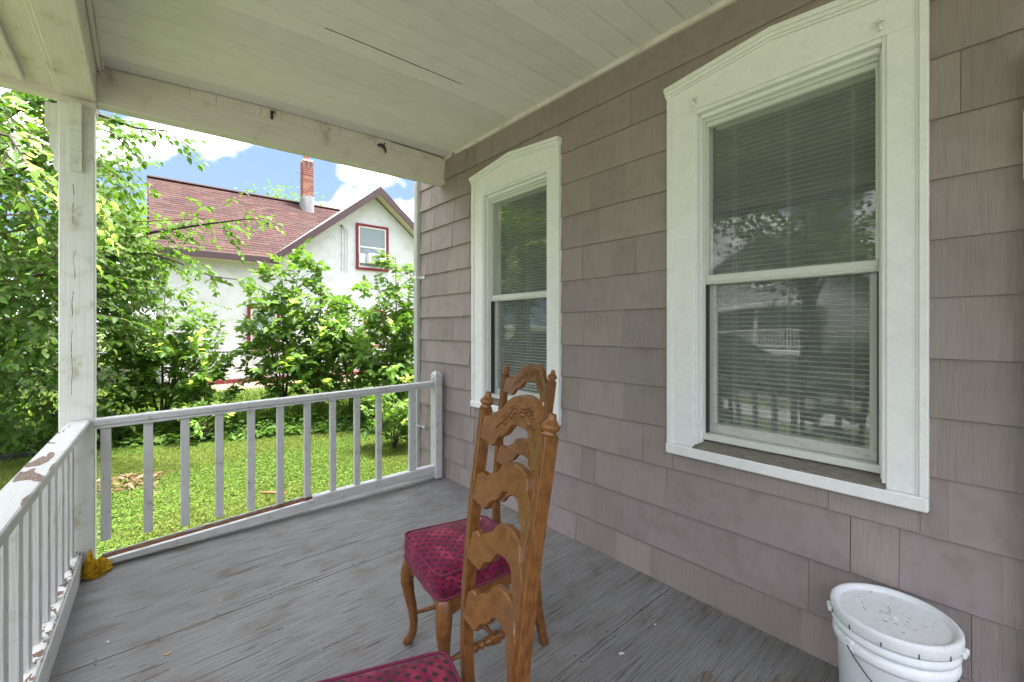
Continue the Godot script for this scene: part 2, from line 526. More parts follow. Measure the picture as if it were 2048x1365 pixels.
func build_house() -> void:
	var t := thing("shingled_house", "house wall of mauve-grey painted shakes with two white-framed windows", "house")
	# wall core with its two window openings, side walls, upper storey and roof
	var s := Shape.new()
	var z0: float = WINDOWS[1] - HALF
	var z1: float = WINDOWS[1] + HALF
	var z2: float = WINDOWS[0] - HALF
	var z3: float = WINDOWS[0] + HALF
	s.span(Vector3(0.007, -0.6, -3.68), Vector3(0.15, 3.9, z0))
	s.span(Vector3(0.007, -0.6, z1), Vector3(0.15, 3.9, z2))
	s.span(Vector3(0.007, -0.6, z3), Vector3(0.15, 3.9, 6.0))
	for a in [[z0, z1], [z2, z3]]:
		s.span(Vector3(0.007, -0.6, a[0]), Vector3(0.15, 0.70, a[1]))
		s.span(Vector3(0.007, 2.262, a[0]), Vector3(0.15, 3.9, a[1]))
	s.span(Vector3(0.15, -0.6, -3.68), Vector3(8.0, 3.9, -3.55))
	s.span(Vector3(0.15, -0.6, 5.85), Vector3(8.0, 3.9, 6.0))
	s.span(Vector3(8.0, -0.6, -3.68), Vector3(8.15, 3.9, 6.0))
	obj("wall", s.done(), M.shake[1], t)
	s = Shape.new()
	for side in [-1.0, 1.0]:
		s.hexa([Vector3(4.08 - 4.3 * side, 3.75, -3.9), Vector3(4.08, 5.2, -2.4), Vector3(4.08 - 4.3 * side, 3.90, -3.9), Vector3(4.08, 5.4, -2.4), Vector3(4.08 - 4.3 * side, 3.75, 6.4), Vector3(4.08, 5.2, 5.2), Vector3(4.08 - 4.3 * side, 3.90, 6.4), Vector3(4.08, 5.4, 5.2)])
	obj("roof", s.done(), M.roof_dark, t)
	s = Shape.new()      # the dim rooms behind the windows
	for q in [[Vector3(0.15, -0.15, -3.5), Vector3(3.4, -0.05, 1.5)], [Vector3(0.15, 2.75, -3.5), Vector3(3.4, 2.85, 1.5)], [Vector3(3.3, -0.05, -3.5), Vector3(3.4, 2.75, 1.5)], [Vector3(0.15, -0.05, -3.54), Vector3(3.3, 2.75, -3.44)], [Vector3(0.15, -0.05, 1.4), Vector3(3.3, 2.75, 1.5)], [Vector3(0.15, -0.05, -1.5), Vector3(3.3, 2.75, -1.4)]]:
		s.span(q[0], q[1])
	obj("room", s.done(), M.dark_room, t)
	build_shakes(t)
	for i in 2:
		build_window(t, WINDOWS[i], i)
	# strip under the ceiling, with its nail heads
	s = Shape.new()
	var z := -3.13
	while z < 1.0:
		var l := rng.randf_range(0.8, 1.4)
		s.span(Vector3(-0.022, 2.672, z + 0.001), Vector3(0.004, 2.712, minf(z + l, 1.05)), 0.003)
		z += l
	obj("frieze_strip", s.done(), M.cream_2, t)
	# downspout at the corner, with corrugations and two straps
	s = Shape.new()
	var zc := -3.587
	s.box(Vector3(-0.030, 1.05, zc), Vector3(0.040, 3.1, 0.052), 0.006)
	for k in 3:
		s.box(Vector3(-0.0505, 1.05, zc - 0.016 + 0.016 * k), Vector3(0.004, 3.08, 0.007), 0.0015)
		s.box(Vector3(-0.042 + 0.012 * k, 1.05, zc + 0.0265), Vector3(0.006, 3.08, 0.004), 0.0015)
	var d := obj("downspout", s.done(), M.downspout, t)
	for y in [1.72, 0.36]:
		var b := Shape.new()
		b.box(Vector3(-0.031, y, zc), Vector3(0.050, 0.020, 0.064), 0.002)
		b.box(Vector3(-0.010, y, zc + 0.062), Vector3(0.004, 0.024, 0.072), 0.0015)
		b.prism(PackedVector2Array([Vector2(0, -0.018), Vector2(0.022, -0.012), Vector2(0.022, 0.012), Vector2(0, 0.018)]), Vector3(-0.012, y, zc + 0.09), Vector3(0, 0, 1), Vector3.UP, Vector3(-1, 0, 0), 0.003)
		obj("strap", b.done(), M.trim, d)
	# a white storm-door edge beside the wall at the right
	s = Shape.new()
	s.box(Vector3(-0.030, 1.0, 0.045), Vector3(0.052, 2.1, 0.030), 0.004)
	s.box(Vector3(-0.030, 1.78, 0.027), Vector3(0.030, 0.20, 0.012), 0.004)
	obj("door_edge", s.done(), M.trim, t)


func build_shakes(t: Node3D) -> void:
	# joints read off the wall between the windows, course by course from the floor; elsewhere the widths vary
	var known := {0: [-1.69, -1.406, -1.198, -0.536], 1: [-1.75, -1.357, -0.514, -0.082], 2: [-1.643, -1.549, -1.109, -0.384, -0.25, -0.018], 3: [-1.755, -1.607, -1.382, -1.24, -1.112, -0.45], 4: [-1.661, -1.357], 5: [-1.379], 6: [-1.626, -1.363], 7: [-1.466], 8: [-1.636, -1.433, -1.282], 9: [-1.725, -1.511], 10: [-1.575, -1.342], 11: [-1.412], 12: [-1.31], 13: [-1.525, -0.9, -0.5]}
	for c in COURSES.size() - 1:
		var y0: float = COURSES[c]
		var y1: float = COURSES[c + 1]
		var joints: Array = []
		var z := -3.56
		while z < -1.85:
			joints.append(z)
			z += rng.randf_range(0.10, 0.22) if z < -2.78 else rng.randf_range(0.16, 0.36)
		for k in known[c]:
			joints.append(k)
		z = maxf(known[c].max(), -1.2) + rng.randf_range(0.2, 0.35)
		while z < 1.0:
			joints.append(z)
			z += rng.randf_range(0.16, 0.40)
		joints.append(1.02)
		joints.sort()
		for i in joints.size() - 1:
			var a: float = joints[i]
			var b: float = joints[i + 1]
			if b - a < 0.04:
				joints[i + 1] = a
				continue
			for part in cut(a, b, y0, y1):
				var w: float = part[1] - part[0]
				if w < 0.012:
					continue
				var far_section := a < -2.78
				var gap := 0.0022 if rng.randf() < (0.6 if far_section else 0.22) else 0.0003
				var top: float = minf(part[2] + 0.012, 2.70)
				var thick := rng.randf_range(0.0110, 0.0160) + (0.004 if far_section else 0.0)
				var skew := rng.randf_range(-0.004, 0.004) if far_section else rng.randf_range(-0.0022, 0.0022)
				var m: Material = M.shake[rng.randi() % M.shake.size()]
				var o := obj("shake", shake_mesh(w - gap, top - y0, thick, skew), m, t, Transform3D(Basis(), Vector3(0, y0, (part[0] + part[1]) * 0.5)))
				if c == 13 and a < -2.9 and b > -2.95:      # one shake under the beam has sprung loose
					o.rotation = Vector3(0.035, 0.06, 0.05)
					o.position.x -= 0.006


# the pieces of a shake left outside the window openings, as [z0, z1, top]
func cut(a: float, b: float, y0: float, y1: float) -> Array:
	var out := []
	var at := a
	for wz in [WINDOWS[1], WINDOWS[0]]:
		var l: float = wz - FAR_OUT + 0.02
		var r: float = wz + NEAR_OUT - 0.02
		if y0 < 0.60 and y1 > 0.70:      # the course that runs under the sills
			if at < r and b > l:
				if at < l:
					out.append([at, minf(b, l), y1])
				out.append([maxf(at, l), minf(b, r), 0.675])
				at = maxf(at, minf(b, r))
			continue
		if y1 < 0.70 or y0 > 2.28:
			continue
		if at < r and b > l:
			if at < l:
				out.append([at, l, y1])
			at = maxf(at, minf(b, r))
	if at < b - 1e-4:
		out.append([at, b, y1])
	return out


func build_window(t: Node3D, zc: float, index: int) -> void:
	var w := group_node("window", t, Vector3(0, 0, zc))
	w.set_meta("label", "nearer window, reflecting the street" if index == 0 else "farther window behind the chairs, reflecting green leaves")
	# side casings with a raised outer band
	for side in [-1.0, 1.0]:
		var outer: float = FAR_OUT if side < 0 else NEAR_OUT
		var s := Shape.new()
		s.span(Vector3(-0.024, 0.70, side * HALF), Vector3(0.006, 2.262, side * (outer - 0.024)), 0.003)
		s.span(Vector3(-0.034, 0.70, side * (outer - 0.024)), Vector3(0.006, 2.400, side * outer), 0.003)
		s.span(Vector3(-0.029, 0.70, side * (outer - 0.031)), Vector3(0.006, 2.399, side * (outer - 0.024)), 0.002)
		obj("casing", s.done(), M.trim, w)
	# peaked head board and its moulding
	var l := -FAR_OUT + 0.024
	var r := NEAR_OUT - 0.024
	var peak := -0.012
	var s2 := Shape.new()
	s2.prism(PackedVector2Array([Vector2(l + 0.001, 2.262), Vector2(r - 0.001, 2.262), Vector2(r - 0.001, 2.395), Vector2(peak, 2.440), Vector2(l + 0.001, 2.385)]), Vector3(0.006, 0, 0), Vector3(0, 0, 1), Vector3.UP, Vector3(-1, 0, 0), 0.028)
	var head := obj("head_casing", s2.done(), M.trim, w)
	s2 = Shape.new()
	for e in [[-FAR_OUT - 0.006, 2.386, peak, 2.444], [peak, 2.444, NEAR_OUT + 0.005, 2.400]]:
		for k in [[0.0, 0.020, 0.050], [-0.014, 0.0, 0.040], [-0.024, -0.0145, 0.033]]:
			s2.hexa([Vector3(-k[2], e[1] + k[0], e[0]), Vector3(0.006, e[1] + k[0], e[0]), Vector3(-k[2], e[1] + k[1], e[0]), Vector3(0.006, e[1] + k[1], e[0]), Vector3(-k[2], e[3] + k[0], e[2]), Vector3(0.006, e[3] + k[0], e[2]), Vector3(-k[2], e[3] + k[1], e[2]), Vector3(0.006, e[3] + k[1], e[2])])
	obj("crown_moulding", s2.done(), M.trim, w)
	for z in ([-0.335, 0.325] if index == 0 else []):      # old hooks painted over
		var hk := Shape.new(true)
		hk.tube([Vector3(-0.020, 2.300, z), Vector3(-0.034, 2.298, z), Vector3(-0.043, 2.286, z + 0.002), Vector3(-0.046, 2.272, z + 0.004)], [0.009, 0.006, 0.005, 0.006], 7)
		hk.tube([Vector3(-0.026, 2.312, z - 0.012), Vector3(-0.030, 2.318, z + 0.002), Vector3(-0.027, 2.312, z + 0.014)], [0.005, 0.006, 0.005], 6)
		obj("hook", hk.done(), M.trim, w)
	# sill: front piece and the weathered shelf behind it
	var s3 := Shape.new()
	s3.span(Vector3(-0.044, 0.654, -FAR_OUT), Vector3(0.004, 0.700, NEAR_OUT), 0.004)
	obj("sill", s3.done(), M.trim, w)
	s3 = Shape.new()
	s3.hexa([Vector3(-0.040, 0.696, -HALF), Vector3(0.10, 0.70, -HALF), Vector3(-0.038, 0.704, -HALF), Vector3(0.10, 0.742, -HALF), Vector3(-0.040, 0.696, HALF), Vector3(0.10, 0.70, HALF), Vector3(-0.038, 0.704, HALF), Vector3(0.10, 0.742, HALF)])
	obj("sill_shelf", s3.done(), M.weathered, w)
	# jamb liners and stops
	var j := Shape.new()
	for side in [-1.0, 1.0]:
		j.span(Vector3(-0.018, 0.715, side * (HALF - 0.012)), Vector3(0.15, 2.262, side * (HALF + 0.001)), 0.002)
		j.span(Vector3(0.012, 0.72, side * (HALF - 0.020)), Vector3(0.034, 2.24, side * (HALF - 0.012)), 0.002)
	j.span(Vector3(-0.018, 2.244, -HALF + 0.012), Vector3(0.15, 2.262, HALF - 0.012), 0.002)
	j.span(Vector3(0.010, 2.226, -HALF + 0.020), Vector3(0.034, 2.244, HALF - 0.020), 0.002)
	obj("jamb", j.done(), M.trim, w)
	# vinyl frame
	var f := Shape.new()
	for side in [-1.0, 1.0]:
		f.span(Vector3(0.034, 0.735, side * (HALF - 0.028)), Vector3(0.100, 2.238, side * (HALF - 0.0125)), 0.002)
	f.span(Vector3(0.034, 2.212, -HALF + 0.028), Vector3(0.100, 2.244, HALF - 0.028), 0.002)
	f.span(Vector3(0.030, 0.733, -HALF + 0.0125), Vector3(0.104, 0.762, HALF - 0.0125), 0.003)
	obj("frame", f.done(), M.vinyl, w)
	var zi := HALF - 0.028
	var u := Shape.new()      # upper sash
	u.span(Vector3(0.040, 2.190, -zi), Vector3(0.066, 2.212, zi), 0.003)
	u.span(Vector3(0.038, 1.456, -zi), Vector3(0.068, 1.499, zi), 0.004)
	u.span(Vector3(0.034, 1.466, -zi + 0.004), Vector3(0.040, 1.478, zi - 0.004), 0.002)
	for side in [-1.0, 1.0]:
		u.span(Vector3(0.040, 1.499, side * (zi - 0.010)), Vector3(0.066, 2.190, side * zi), 0.002)
	obj("upper_sash", u.done(), M.vinyl, w)
	var lo := Shape.new()      # lower sash, set further in
	lo.span(Vector3(0.070, 0.762, -zi), Vector3(0.098, 0.806, zi), 0.004)
	lo.span(Vector3(0.0685, 0.775, -zi + 0.03), Vector3(0.0705, 0.781, zi - 0.03), 0.0005)
	lo.span(Vector3(0.070, 1.456, -zi), Vector3(0.098, 1.498, zi), 0.003)
	for side in [-1.0, 1.0]:
		lo.span(Vector3(0.070, 0.806, side * (zi - 0.032)), Vector3(0.098, 1.456, side * zi), 0.003)
	obj("lower_sash", lo.done(), M.sash_grey, w)
	for side in [-1.0, 1.0]:      # dark slide channels left open by the missing screen
		var ch := Shape.new()
		ch.span(Vector3(0.036, 0.765, side * (zi - 0.005)), Vector3(0.068, 1.455, side * zi), 0.001)
		obj("channel", ch.done(), M.iron, w)
	for q in [[0.053, 1.498, 2.191, zi - 0.008], [0.084, 0.805, 1.457, zi - 0.030]]:
		var p := Shape.new()
		p.span(Vector3(q[0] - 0.002, q[1], -q[3]), Vector3(q[0] + 0.002, q[2], q[3]))
		obj("pane", pane_mesh(q[0], q[1], q[2], q[3]), M.glass, w)
	# mini blind: head rail, slats, cords
	var hd := Shape.new()
	hd.span(Vector3(0.122, 2.200, -zi + 0.01), Vector3(0.148, 2.228, zi - 0.01), 0.002)
	obj("blind_rail", hd.done(), M.blind, w)
	var slat := Shape.new()
	var width := 0.0095
	var prev := Vector2(-width, 0)
	for k in range(1, 5):
		var a := -1.0 + 0.5 * k
		var now := Vector2(a * width, 0.0016 * (1.0 - a * a))
		for flip in [0.0, 0.0004]:
			slat.face([Vector3(prev.x, prev.y - flip, -zi + 0.012), Vector3(now.x, now.y - flip, -zi + 0.012), Vector3(now.x, now.y - flip, zi - 0.012), Vector3(prev.x, prev.y - flip, zi - 0.012)], Vector3(0, -5.0 if flip == 0.0 else 5.0, 0))
		prev = now
	var sm := slat.done()
	var y := 0.80
	while y < 2.19:
		var tilt := 0.20 + rng.randf_range(-0.03, 0.03)
		obj("slat", sm, M.blind, w, Transform3D(Basis.from_euler(Vector3(rng.randf_range(-0.002, 0.002), 0, tilt)), Vector3(0.135, y, 0)))
		y += 0.0210
	var cords := Shape.new()
	for z in [-0.22, 0.0, 0.22]:
		for x in [0.121, 0.149]:
			cords.span(Vector3(x - 0.0006, 0.80, z - 0.0006), Vector3(x + 0.0006, 2.2, z + 0.0006))
	obj("cord", cords.done(), M.blind, w)


func pane_mesh(x: float, y0: float, y1: float, z: float) -> ArrayMesh:
	# a single sheet, very slightly bowed as old units are
	var s := Shape.new(true)
	var n := 10
	for i in n:
		for k in n:
			var p := []
			for q in [[0, 0], [0, 1], [1, 1], [1, 0]]:
				var a = (i + q[0]) / float(n)
				var b = (k + q[1]) / float(n)
				var bow := 0.0016 * sin(PI * a) * sin(PI * b)
				p.append(Vector3(x + bow, lerpf(y0, y1, a), lerpf(-z, z, b)))
			s.face(p, Vector3(x + 100.0, 1.5, 0))
	return s.done()


# ------------------------------------------------------------------ the porch
func ceiling_y(x: float) -> float:
	# sags towards the street and a little next to the wall
	var pts := [[-2.35, 2.615], [-2.12, 2.633], [-1.6, 2.664], [-1.19, 2.683], [-0.87, 2.691], [-0.5, 2.700], [-0.25, 2.702], [0.05, 2.694]]
	for i in pts.size() - 1:
		if x <= pts[i + 1][0]:
			var k := clampf((x - pts[i][0]) / (pts[i + 1][0] - pts[i][0]), 0.0, 1.0)
			var p0: float = pts[maxi(i - 1, 0)][1]
			var p3: float = pts[mini(i + 2, pts.size() - 1)][1]
			return cubic_interpolate(pts[i][1], pts[i + 1][1], p0, p3, k) * 0.5 + lerpf(pts[i][1], pts[i + 1][1], k) * 0.5
	return 2.694


func build_porch() -> void:
	# floor panels
	var fl := Node3D.new()
	fl.name = "porch_floor"
	fl.rotation.z = FLOOR_SLOPE
	fl.set_meta("kind", "structure")
	fl.set_meta("label", "grey painted weathered plywood porch floor")
	add_child(fl, true)
	var seams := [-3.28, -2.282, -1.078, 0.142, 1.362]
	for i in 4:
		var s := Shape.new()
		s.span(Vector3(-2.30, -0.019, seams[i] + 0.0012), Vector3(0.0, 0.0, seams[i + 1] - 0.0012), 0.0022)
		obj("floor_panel", s.done(), M.floor, fl)
	var sp := Shape.new()
	for i in 340:
		var x := rng.randf_range(-2.15, -0.05)
		var z := rng.randf_range(-3.15, 0.1)
		var len := rng.randf_range(0.02, 0.10) if rng.randf() < 0.75 else rng.randf_range(0.1, 0.42)
		var at := Vector3(x, 0.0002, z)
		while len > 0.0:
			var l := minf(len, rng.randf_range(0.02, 0.06))
			var w := rng.randf_range(0.0004, 0.0012)
			var to := at + Vector3(l, 0, rng.randf_range(-0.0012, 0.0012))
			if to.x > -0.01:
				break
			sp.hexa([at + Vector3(0, -0.002, -w), to + Vector3(0, -0.002, -w), at + Vector3(0, 0.0003, -w), to + Vector3(0, 0.0003, -w), at + Vector3(0, -0.002, w), to + Vector3(0, -0.002, w), at + Vector3(0, 0.0003, w), to + Vector3(0, 0.0003, w)])
			at = to
			len -= l
	stuff(obj("floor_splits", sp.done(), M.split_dark, fl))
	sp = Shape.new()
	for seam in [-2.282, -1.078]:
		var x := -2.1
		while x < -0.05:
			for dz in [-0.018, 0.018]:
				sp.box(Vector3(x + rng.randf_range(-0.01, 0.01), 0.0002, seam + dz + rng.randf_range(-0.004, 0.004)), Vector3(0.007, 0.0012, 0.007), 0.0005)
			x += 0.20
	stuff(obj("nail_heads", sp.done(), M.iron, fl))
	sp = Shape.new()
	for q in [[-1.78, -2.28, 0.075, 0.016], [-1.55, -2.62, 0.11, 0.012], [-1.92, -2.05, 0.05, 0.012], [-1.20, -2.35, 0.06, 0.010], [-0.42, -0.72, 0.05, 0.02], [-0.25, -0.55, 0.06, 0.014]]:
		var out := PackedVector2Array()
		for k in 18:
			var a := TAU * k / 18.0
			var rr := rng.randf_range(0.55, 1.0)
			out.append(Vector2(cos(a) * q[2] * rr, sin(a) * q[3] * rr))
		sp = Shape.new()
		sp.prism(out, Vector3(q[0], 0.0, q[1]), Vector3.RIGHT, Vector3.BACK, Vector3.UP, 0.0005)
		obj("worn_spot", sp.done(), M.worn_wood, fl)
	var sk := Shape.new()
	sk.span(Vector3(-2.27, -0.16, -3.25), Vector3(0.0, -0.0195, 1.36))
	sk.span(Vector3(-2.25, -0.45, -3.23), Vector3(-2.22, -0.16, 1.36))
	sk.span(Vector3(-2.22, -0.45, -3.23), Vector3(0.0, -0.16, -3.20))
	obj("skirt", sk.done(), M.cream_0, fl)

	var t := thing("porch_roof", "cream painted porch roof with board ceiling, sagging beam and soffit", "porch roof")
	var z := -3.135
	var k := 0
	while z < 1.0:
		var wd := 0.1255
		var s := Shape.new()
		var n := 14
		var c := 0.0035
		for i in n:
			var a := lerpf(-2.14, 0.0, i / float(n))
			var b := lerpf(-2.14, 0.0, (i + 1) / float(n))
			var ya := ceiling_y(a)
			var yb := ceiling_y(b)
			var za := z + 0.0005
			var zb := z + wd - 0.0005
			s.face([Vector3(a, ya, za + c), Vector3(b, yb, za + c), Vector3(b, yb, zb - c), Vector3(a, ya, zb - c)], Vector3(a, 9, z))
			s.face([Vector3(a, ya, zb - c), Vector3(b, yb, zb - c), Vector3(b, yb + c * 1.6, zb), Vector3(a, ya + c * 1.6, zb)], Vector3(a, 9, z))
			s.face([Vector3(a, ya, za + c), Vector3(b, yb, za + c), Vector3(b, yb + c * 1.6, za), Vector3(a, ya + c * 1.6, za)], Vector3(a, 9, z + wd))
			if i % 7 == 0:
				var a2 := a
				var b2 := lerpf(-2.14, 0.0, (i + 7) / float(n))
				s.face([Vector3(a2, ceiling_y(a2) + 0.018, za), Vector3(b2, ceiling_y(b2) + 0.018, za), Vector3(b2, ceiling_y(b2) + 0.018, zb), Vector3(a2, ceiling_y(a2) + 0.018, zb)], Vector3(a2, 0, z))
		var bd := obj("ceiling_board", s.done(), M.ceiling[(k * 7 + k / 3) % 4], t)
		if k == 7:
			bd.position.y = 0.0025      # the board beside the open crack
			bd.position.z = -0.001
		z += wd
		k += 1
	# the open crack beside one board, with dirt along it
	var ck := Shape.new()
	var ckx := -1.30
	while ckx < -0.55:
		var l2 := rng.randf_range(0.03, 0.09)
		var wd2 := rng.randf_range(0.0008, 0.0026) * (1.0 - 0.6 * absf(ckx + 0.95) / 0.4)
		var q0 := Vector3(ckx, ceiling_y(ckx) + 0.0015, -2.1310)
		var q1 := Vector3(ckx + l2, ceiling_y(ckx + l2) + 0.0015, -2.1310)
		ck.hexa([q0 + Vector3(0, -0.0026, -wd2), q1 + Vector3(0, -0.0026, -wd2), q0 + Vector3(0, 0.002, -wd2), q1 + Vector3(0, 0.002, -wd2), q0 + Vector3(0, -0.0026, wd2), q1 + Vector3(0, -0.0026, wd2), q0 + Vector3(0, 0.002, wd2), q1 + Vector3(0, 0.002, wd2)])
		ckx += l2
	stuff(obj("open_crack", ck.done(), M.iron, t))
	# roof deck above, closing the space
	var deck := Shape.new()
	deck.hexa([Vector3(-2.72, 2.66, -3.36), Vector3(0.01, 3.22, -3.36), Vector3(-2.72, 2.74, -3.36), Vector3(0.01, 3.30, -3.36), Vector3(-2.72, 2.66, 1.5), Vector3(0.01, 3.22, 1.5), Vector3(-2.72, 2.74, 1.5), Vector3(0.01, 3.30, 1.5)])
	obj("roof_deck", deck.done(), M.roof_dark, t)
	# far end beam, lower at the street side
	var be := Shape.new()
	var bev := 0.006
	var x0 := -2.137
	var x1 := -0.002
	var ring := func(x: float, lowy: float, topy: float) -> Array:
		return [Vector3(x, topy, -3.140), Vector3(x, lowy + bev, -3.140), Vector3(x, lowy, -3.140 - bev), Vector3(x, lowy, -3.226 + bev), Vector3(x, lowy + bev, -3.226), Vector3(x, topy, -3.226)]
	var ra: Array = ring.call(x0, 2.434, 2.60)
	var rb: Array = ring.call(x1, 2.472, 2.668)
	for i in 6:
		be.face([ra[i], ra[(i + 1) % 6], rb[(i + 1) % 6], rb[i]], Vector3(-1.0, 2.53, -3.18))
	be.face(ra, Vector3(-1, 2.5, -3.18))
	be.face(rb, Vector3(-1, 2.5, -3.18))
	obj("end_beam", be.done(), M.cream_0, t)
	# row of short blocks over the beam, under the ceiling
	var bx := -2.13
	while bx < -0.02:
		var wb := minf(rng.randf_range(0.115, 0.135), -0.004 - bx)
		var ba := lerpf(2.585, 2.655, (bx + 2.13) / 2.12)
		var bb := lerpf(2.585, 2.655, (bx + wb + 2.13) / 2.12)
		var ca := ceiling_y(bx) - 0.001
		var cb := ceiling_y(bx + wb) - 0.001
		if bx + wb > -0.42:
			cb -= 0.010
			ca -= 0.006
		var s := Shape.new()
		var zf := -3.136 + rng.randf_range(-0.001, 0.001)
		s.hexa([Vector3(bx + 0.0012, ba, -3.22), Vector3(bx + wb - 0.0012, bb, -3.22), Vector3(bx + 0.0012, ca, -3.22), Vector3(bx + wb - 0.0012, cb, -3.22), Vector3(bx + 0.0012, ba, zf), Vector3(bx + wb - 0.0012, bb, zf), Vector3(bx + 0.0012, ca, zf), Vector3(bx + wb - 0.0012, cb, zf)])
		obj("trim_block", s.done(), M.cream_1, t)
		bx += wb
	var gable := Shape.new()
	gable.hexa([Vector3(-2.60, 2.60, -3.33), Vector3(0.0, 2.62, -3.33), Vector3(-2.60, 2.70, -3.33), Vector3(0.0, 3.25, -3.33), Vector3(-2.60, 2.60, -3.20), Vector3(0.0, 2.70, -3.20), Vector3(-2.60, 2.70, -3.20), Vector3(0.0, 3.25, -3.20)])
	obj("gable_end", gable.done(), M.cream_0, t)
	# two old bits of iron left on the beam
	var hk := Shape.new()
	hk.box(Vector3(-1.318, 2.632, -3.132), Vector3(0.016, 0.048, 0.010), 0.002)
	hk.box(Vector3(-1.313, 2.655, -3.126), Vector3(0.026, 0.006, 0.022), 0.001)
	obj("iron_catch", hk.done(), M.iron, t)
	hk = Shape.new(true)
	hk.tube([Vector3(-0.60, 2.640, -3.136), Vector3(-0.588, 2.640, -3.112), Vector3(-0.570, 2.628, -3.104), Vector3(-0.556, 2.612, -3.108), Vector3(-0.545, 2.590, -3.118)], [0.010, 0.012, 0.014, 0.010, 0.004], 8)
	hk.tube([Vector3(-0.57, 2.63, -3.11), Vector3(-0.562, 2.655, -3.108), Vector3(-0.556, 2.665, -3.115)], [0.006, 0.005, 0.004], 6)
	obj("iron_hook", hk.done(), M.iron, t)
	# front beam along the street side, its inner moulding, soffit and fascia
	var fb := Shape.new()
	fb.span(Vector3(-2.272, 2.434, -3.262), Vector3(-2.1375, 2.66, 1.5), 0.006)
	obj("front_beam", fb.done(), M.cream_2, t)
	fb = Shape.new()
	fb.span(Vector3(-2.137, 2.598, -3.13), Vector3(-2.118, 2.632, 1.05), 0.005)
	fb.span(Vector3(-2.118, 2.612, -3.13), Vector3(-2.106, 2.636, 1.05), 0.004)
	obj("cove_moulding", fb.done(), M.cream_2, t)
	fb = Shape.new()
	fb.span(Vector3(-2.60, 2.486, -3.20), Vector3(-2.272, 2.502, 1.5))
	obj("soffit", fb.done(), M.cream_2, t)
	fb = Shape.new()
	fb.span(Vector3(-2.290, 2.452, -3.20), Vector3(-2.2725, 2.486, 1.5), 0.004)
	fb.span(Vector3(-2.420, 2.462, -3.16), Vector3(-2.392, 2.486, 1.5), 0.004)
	obj("soffit_strip", fb.done(), M.cream_2, t)
	fb = Shape.new()
	fb.span(Vector3(-2.66, 2.440, -3.26), Vector3(-2.273, 2.66, -3.20), 0.005)
	obj("end_fascia", fb.done(), M.cream_0, t)
	fb = Shape.new()
	fb.span(Vector3(-2.68, 2.44, -3.20), Vector3(-2.60, 2.70, 1.5), 0.005)
	obj("gutter", fb.done(), M.fascia, t)

	build_post()
	build_end_railing()
	build_front_railing()


func build_post() -> void:
	var t := thing("porch_post", "square white porch post with stepped brackets and a long paint crack", "post", Vector3(-2.211, -0.03, -3.205))
	var s := Shape.new()
	s.span(Vector3(-0.066, 0.0, -0.065), Vector3(0.066, 2.440, 0.065), 0.004)
	obj("shaft", s.done(), M.white_1, t)
	s = Shape.new()
	s.span(Vector3(-0.072, 2.428, -0.071), Vector3(0.072, 2.463, 0.071), 0.003)
	obj("cap_plate", s.done(), M.cream_0, t)
	var steps := PackedVector2Array([Vector2(0, 2.428), Vector2(0.052, 2.428), Vector2(0.052, 2.305), Vector2(0.044, 2.288), Vector2(0.036, 2.288), Vector2(0.036, 2.205), Vector2(0.030, 2.190), Vector2(0.023, 2.190), Vector2(0.023, 2.108), Vector2(0.012, 2.088), Vector2(0, 2.088)])
	s = Shape.new()
	s.prism(steps, Vector3(-0.024, 0, 0.065), Vector3(0, 0, 1), Vector3.UP, Vector3(1, 0, 0), 0.044)
	obj("bracket", s.done(), M.white_1, t)
	s = Shape.new()
	s.prism(steps, Vector3(-0.066, 0, -0.022), Vector3(-1, 0, 0), Vector3.UP, Vector3(0, 0, 1), 0.044)
	obj("bracket", s.done(), M.white_1, t)
	# the crack: a broken dark line opened in the paint
	s = Shape.new()
	var y := 2.02
	var x := -0.014
	while y > 0.95:
		var l := rng.randf_range(0.02, 0.07)
		var nx := clampf(x + rng.randf_range(-0.005, 0.006), -0.02, 0.006)
		if rng.randf() < 0.72:
			var w := rng.randf_range(0.0006, 0.0014)
			s.hexa([Vector3(x - w, y, 0.064), Vector3(x + w, y, 0.064), Vector3(nx - w, y - l, 0.064), Vector3(nx + w, y - l, 0.064), Vector3(x - w, y, 0.0655), Vector3(x + w, y, 0.0655), Vector3(nx - w, y - l, 0.0655), Vector3(nx + w, y - l, 0.0655)])
		y -= l + 0.004
		x = nx
	obj("paint_crack", s.done(), M.iron, t)


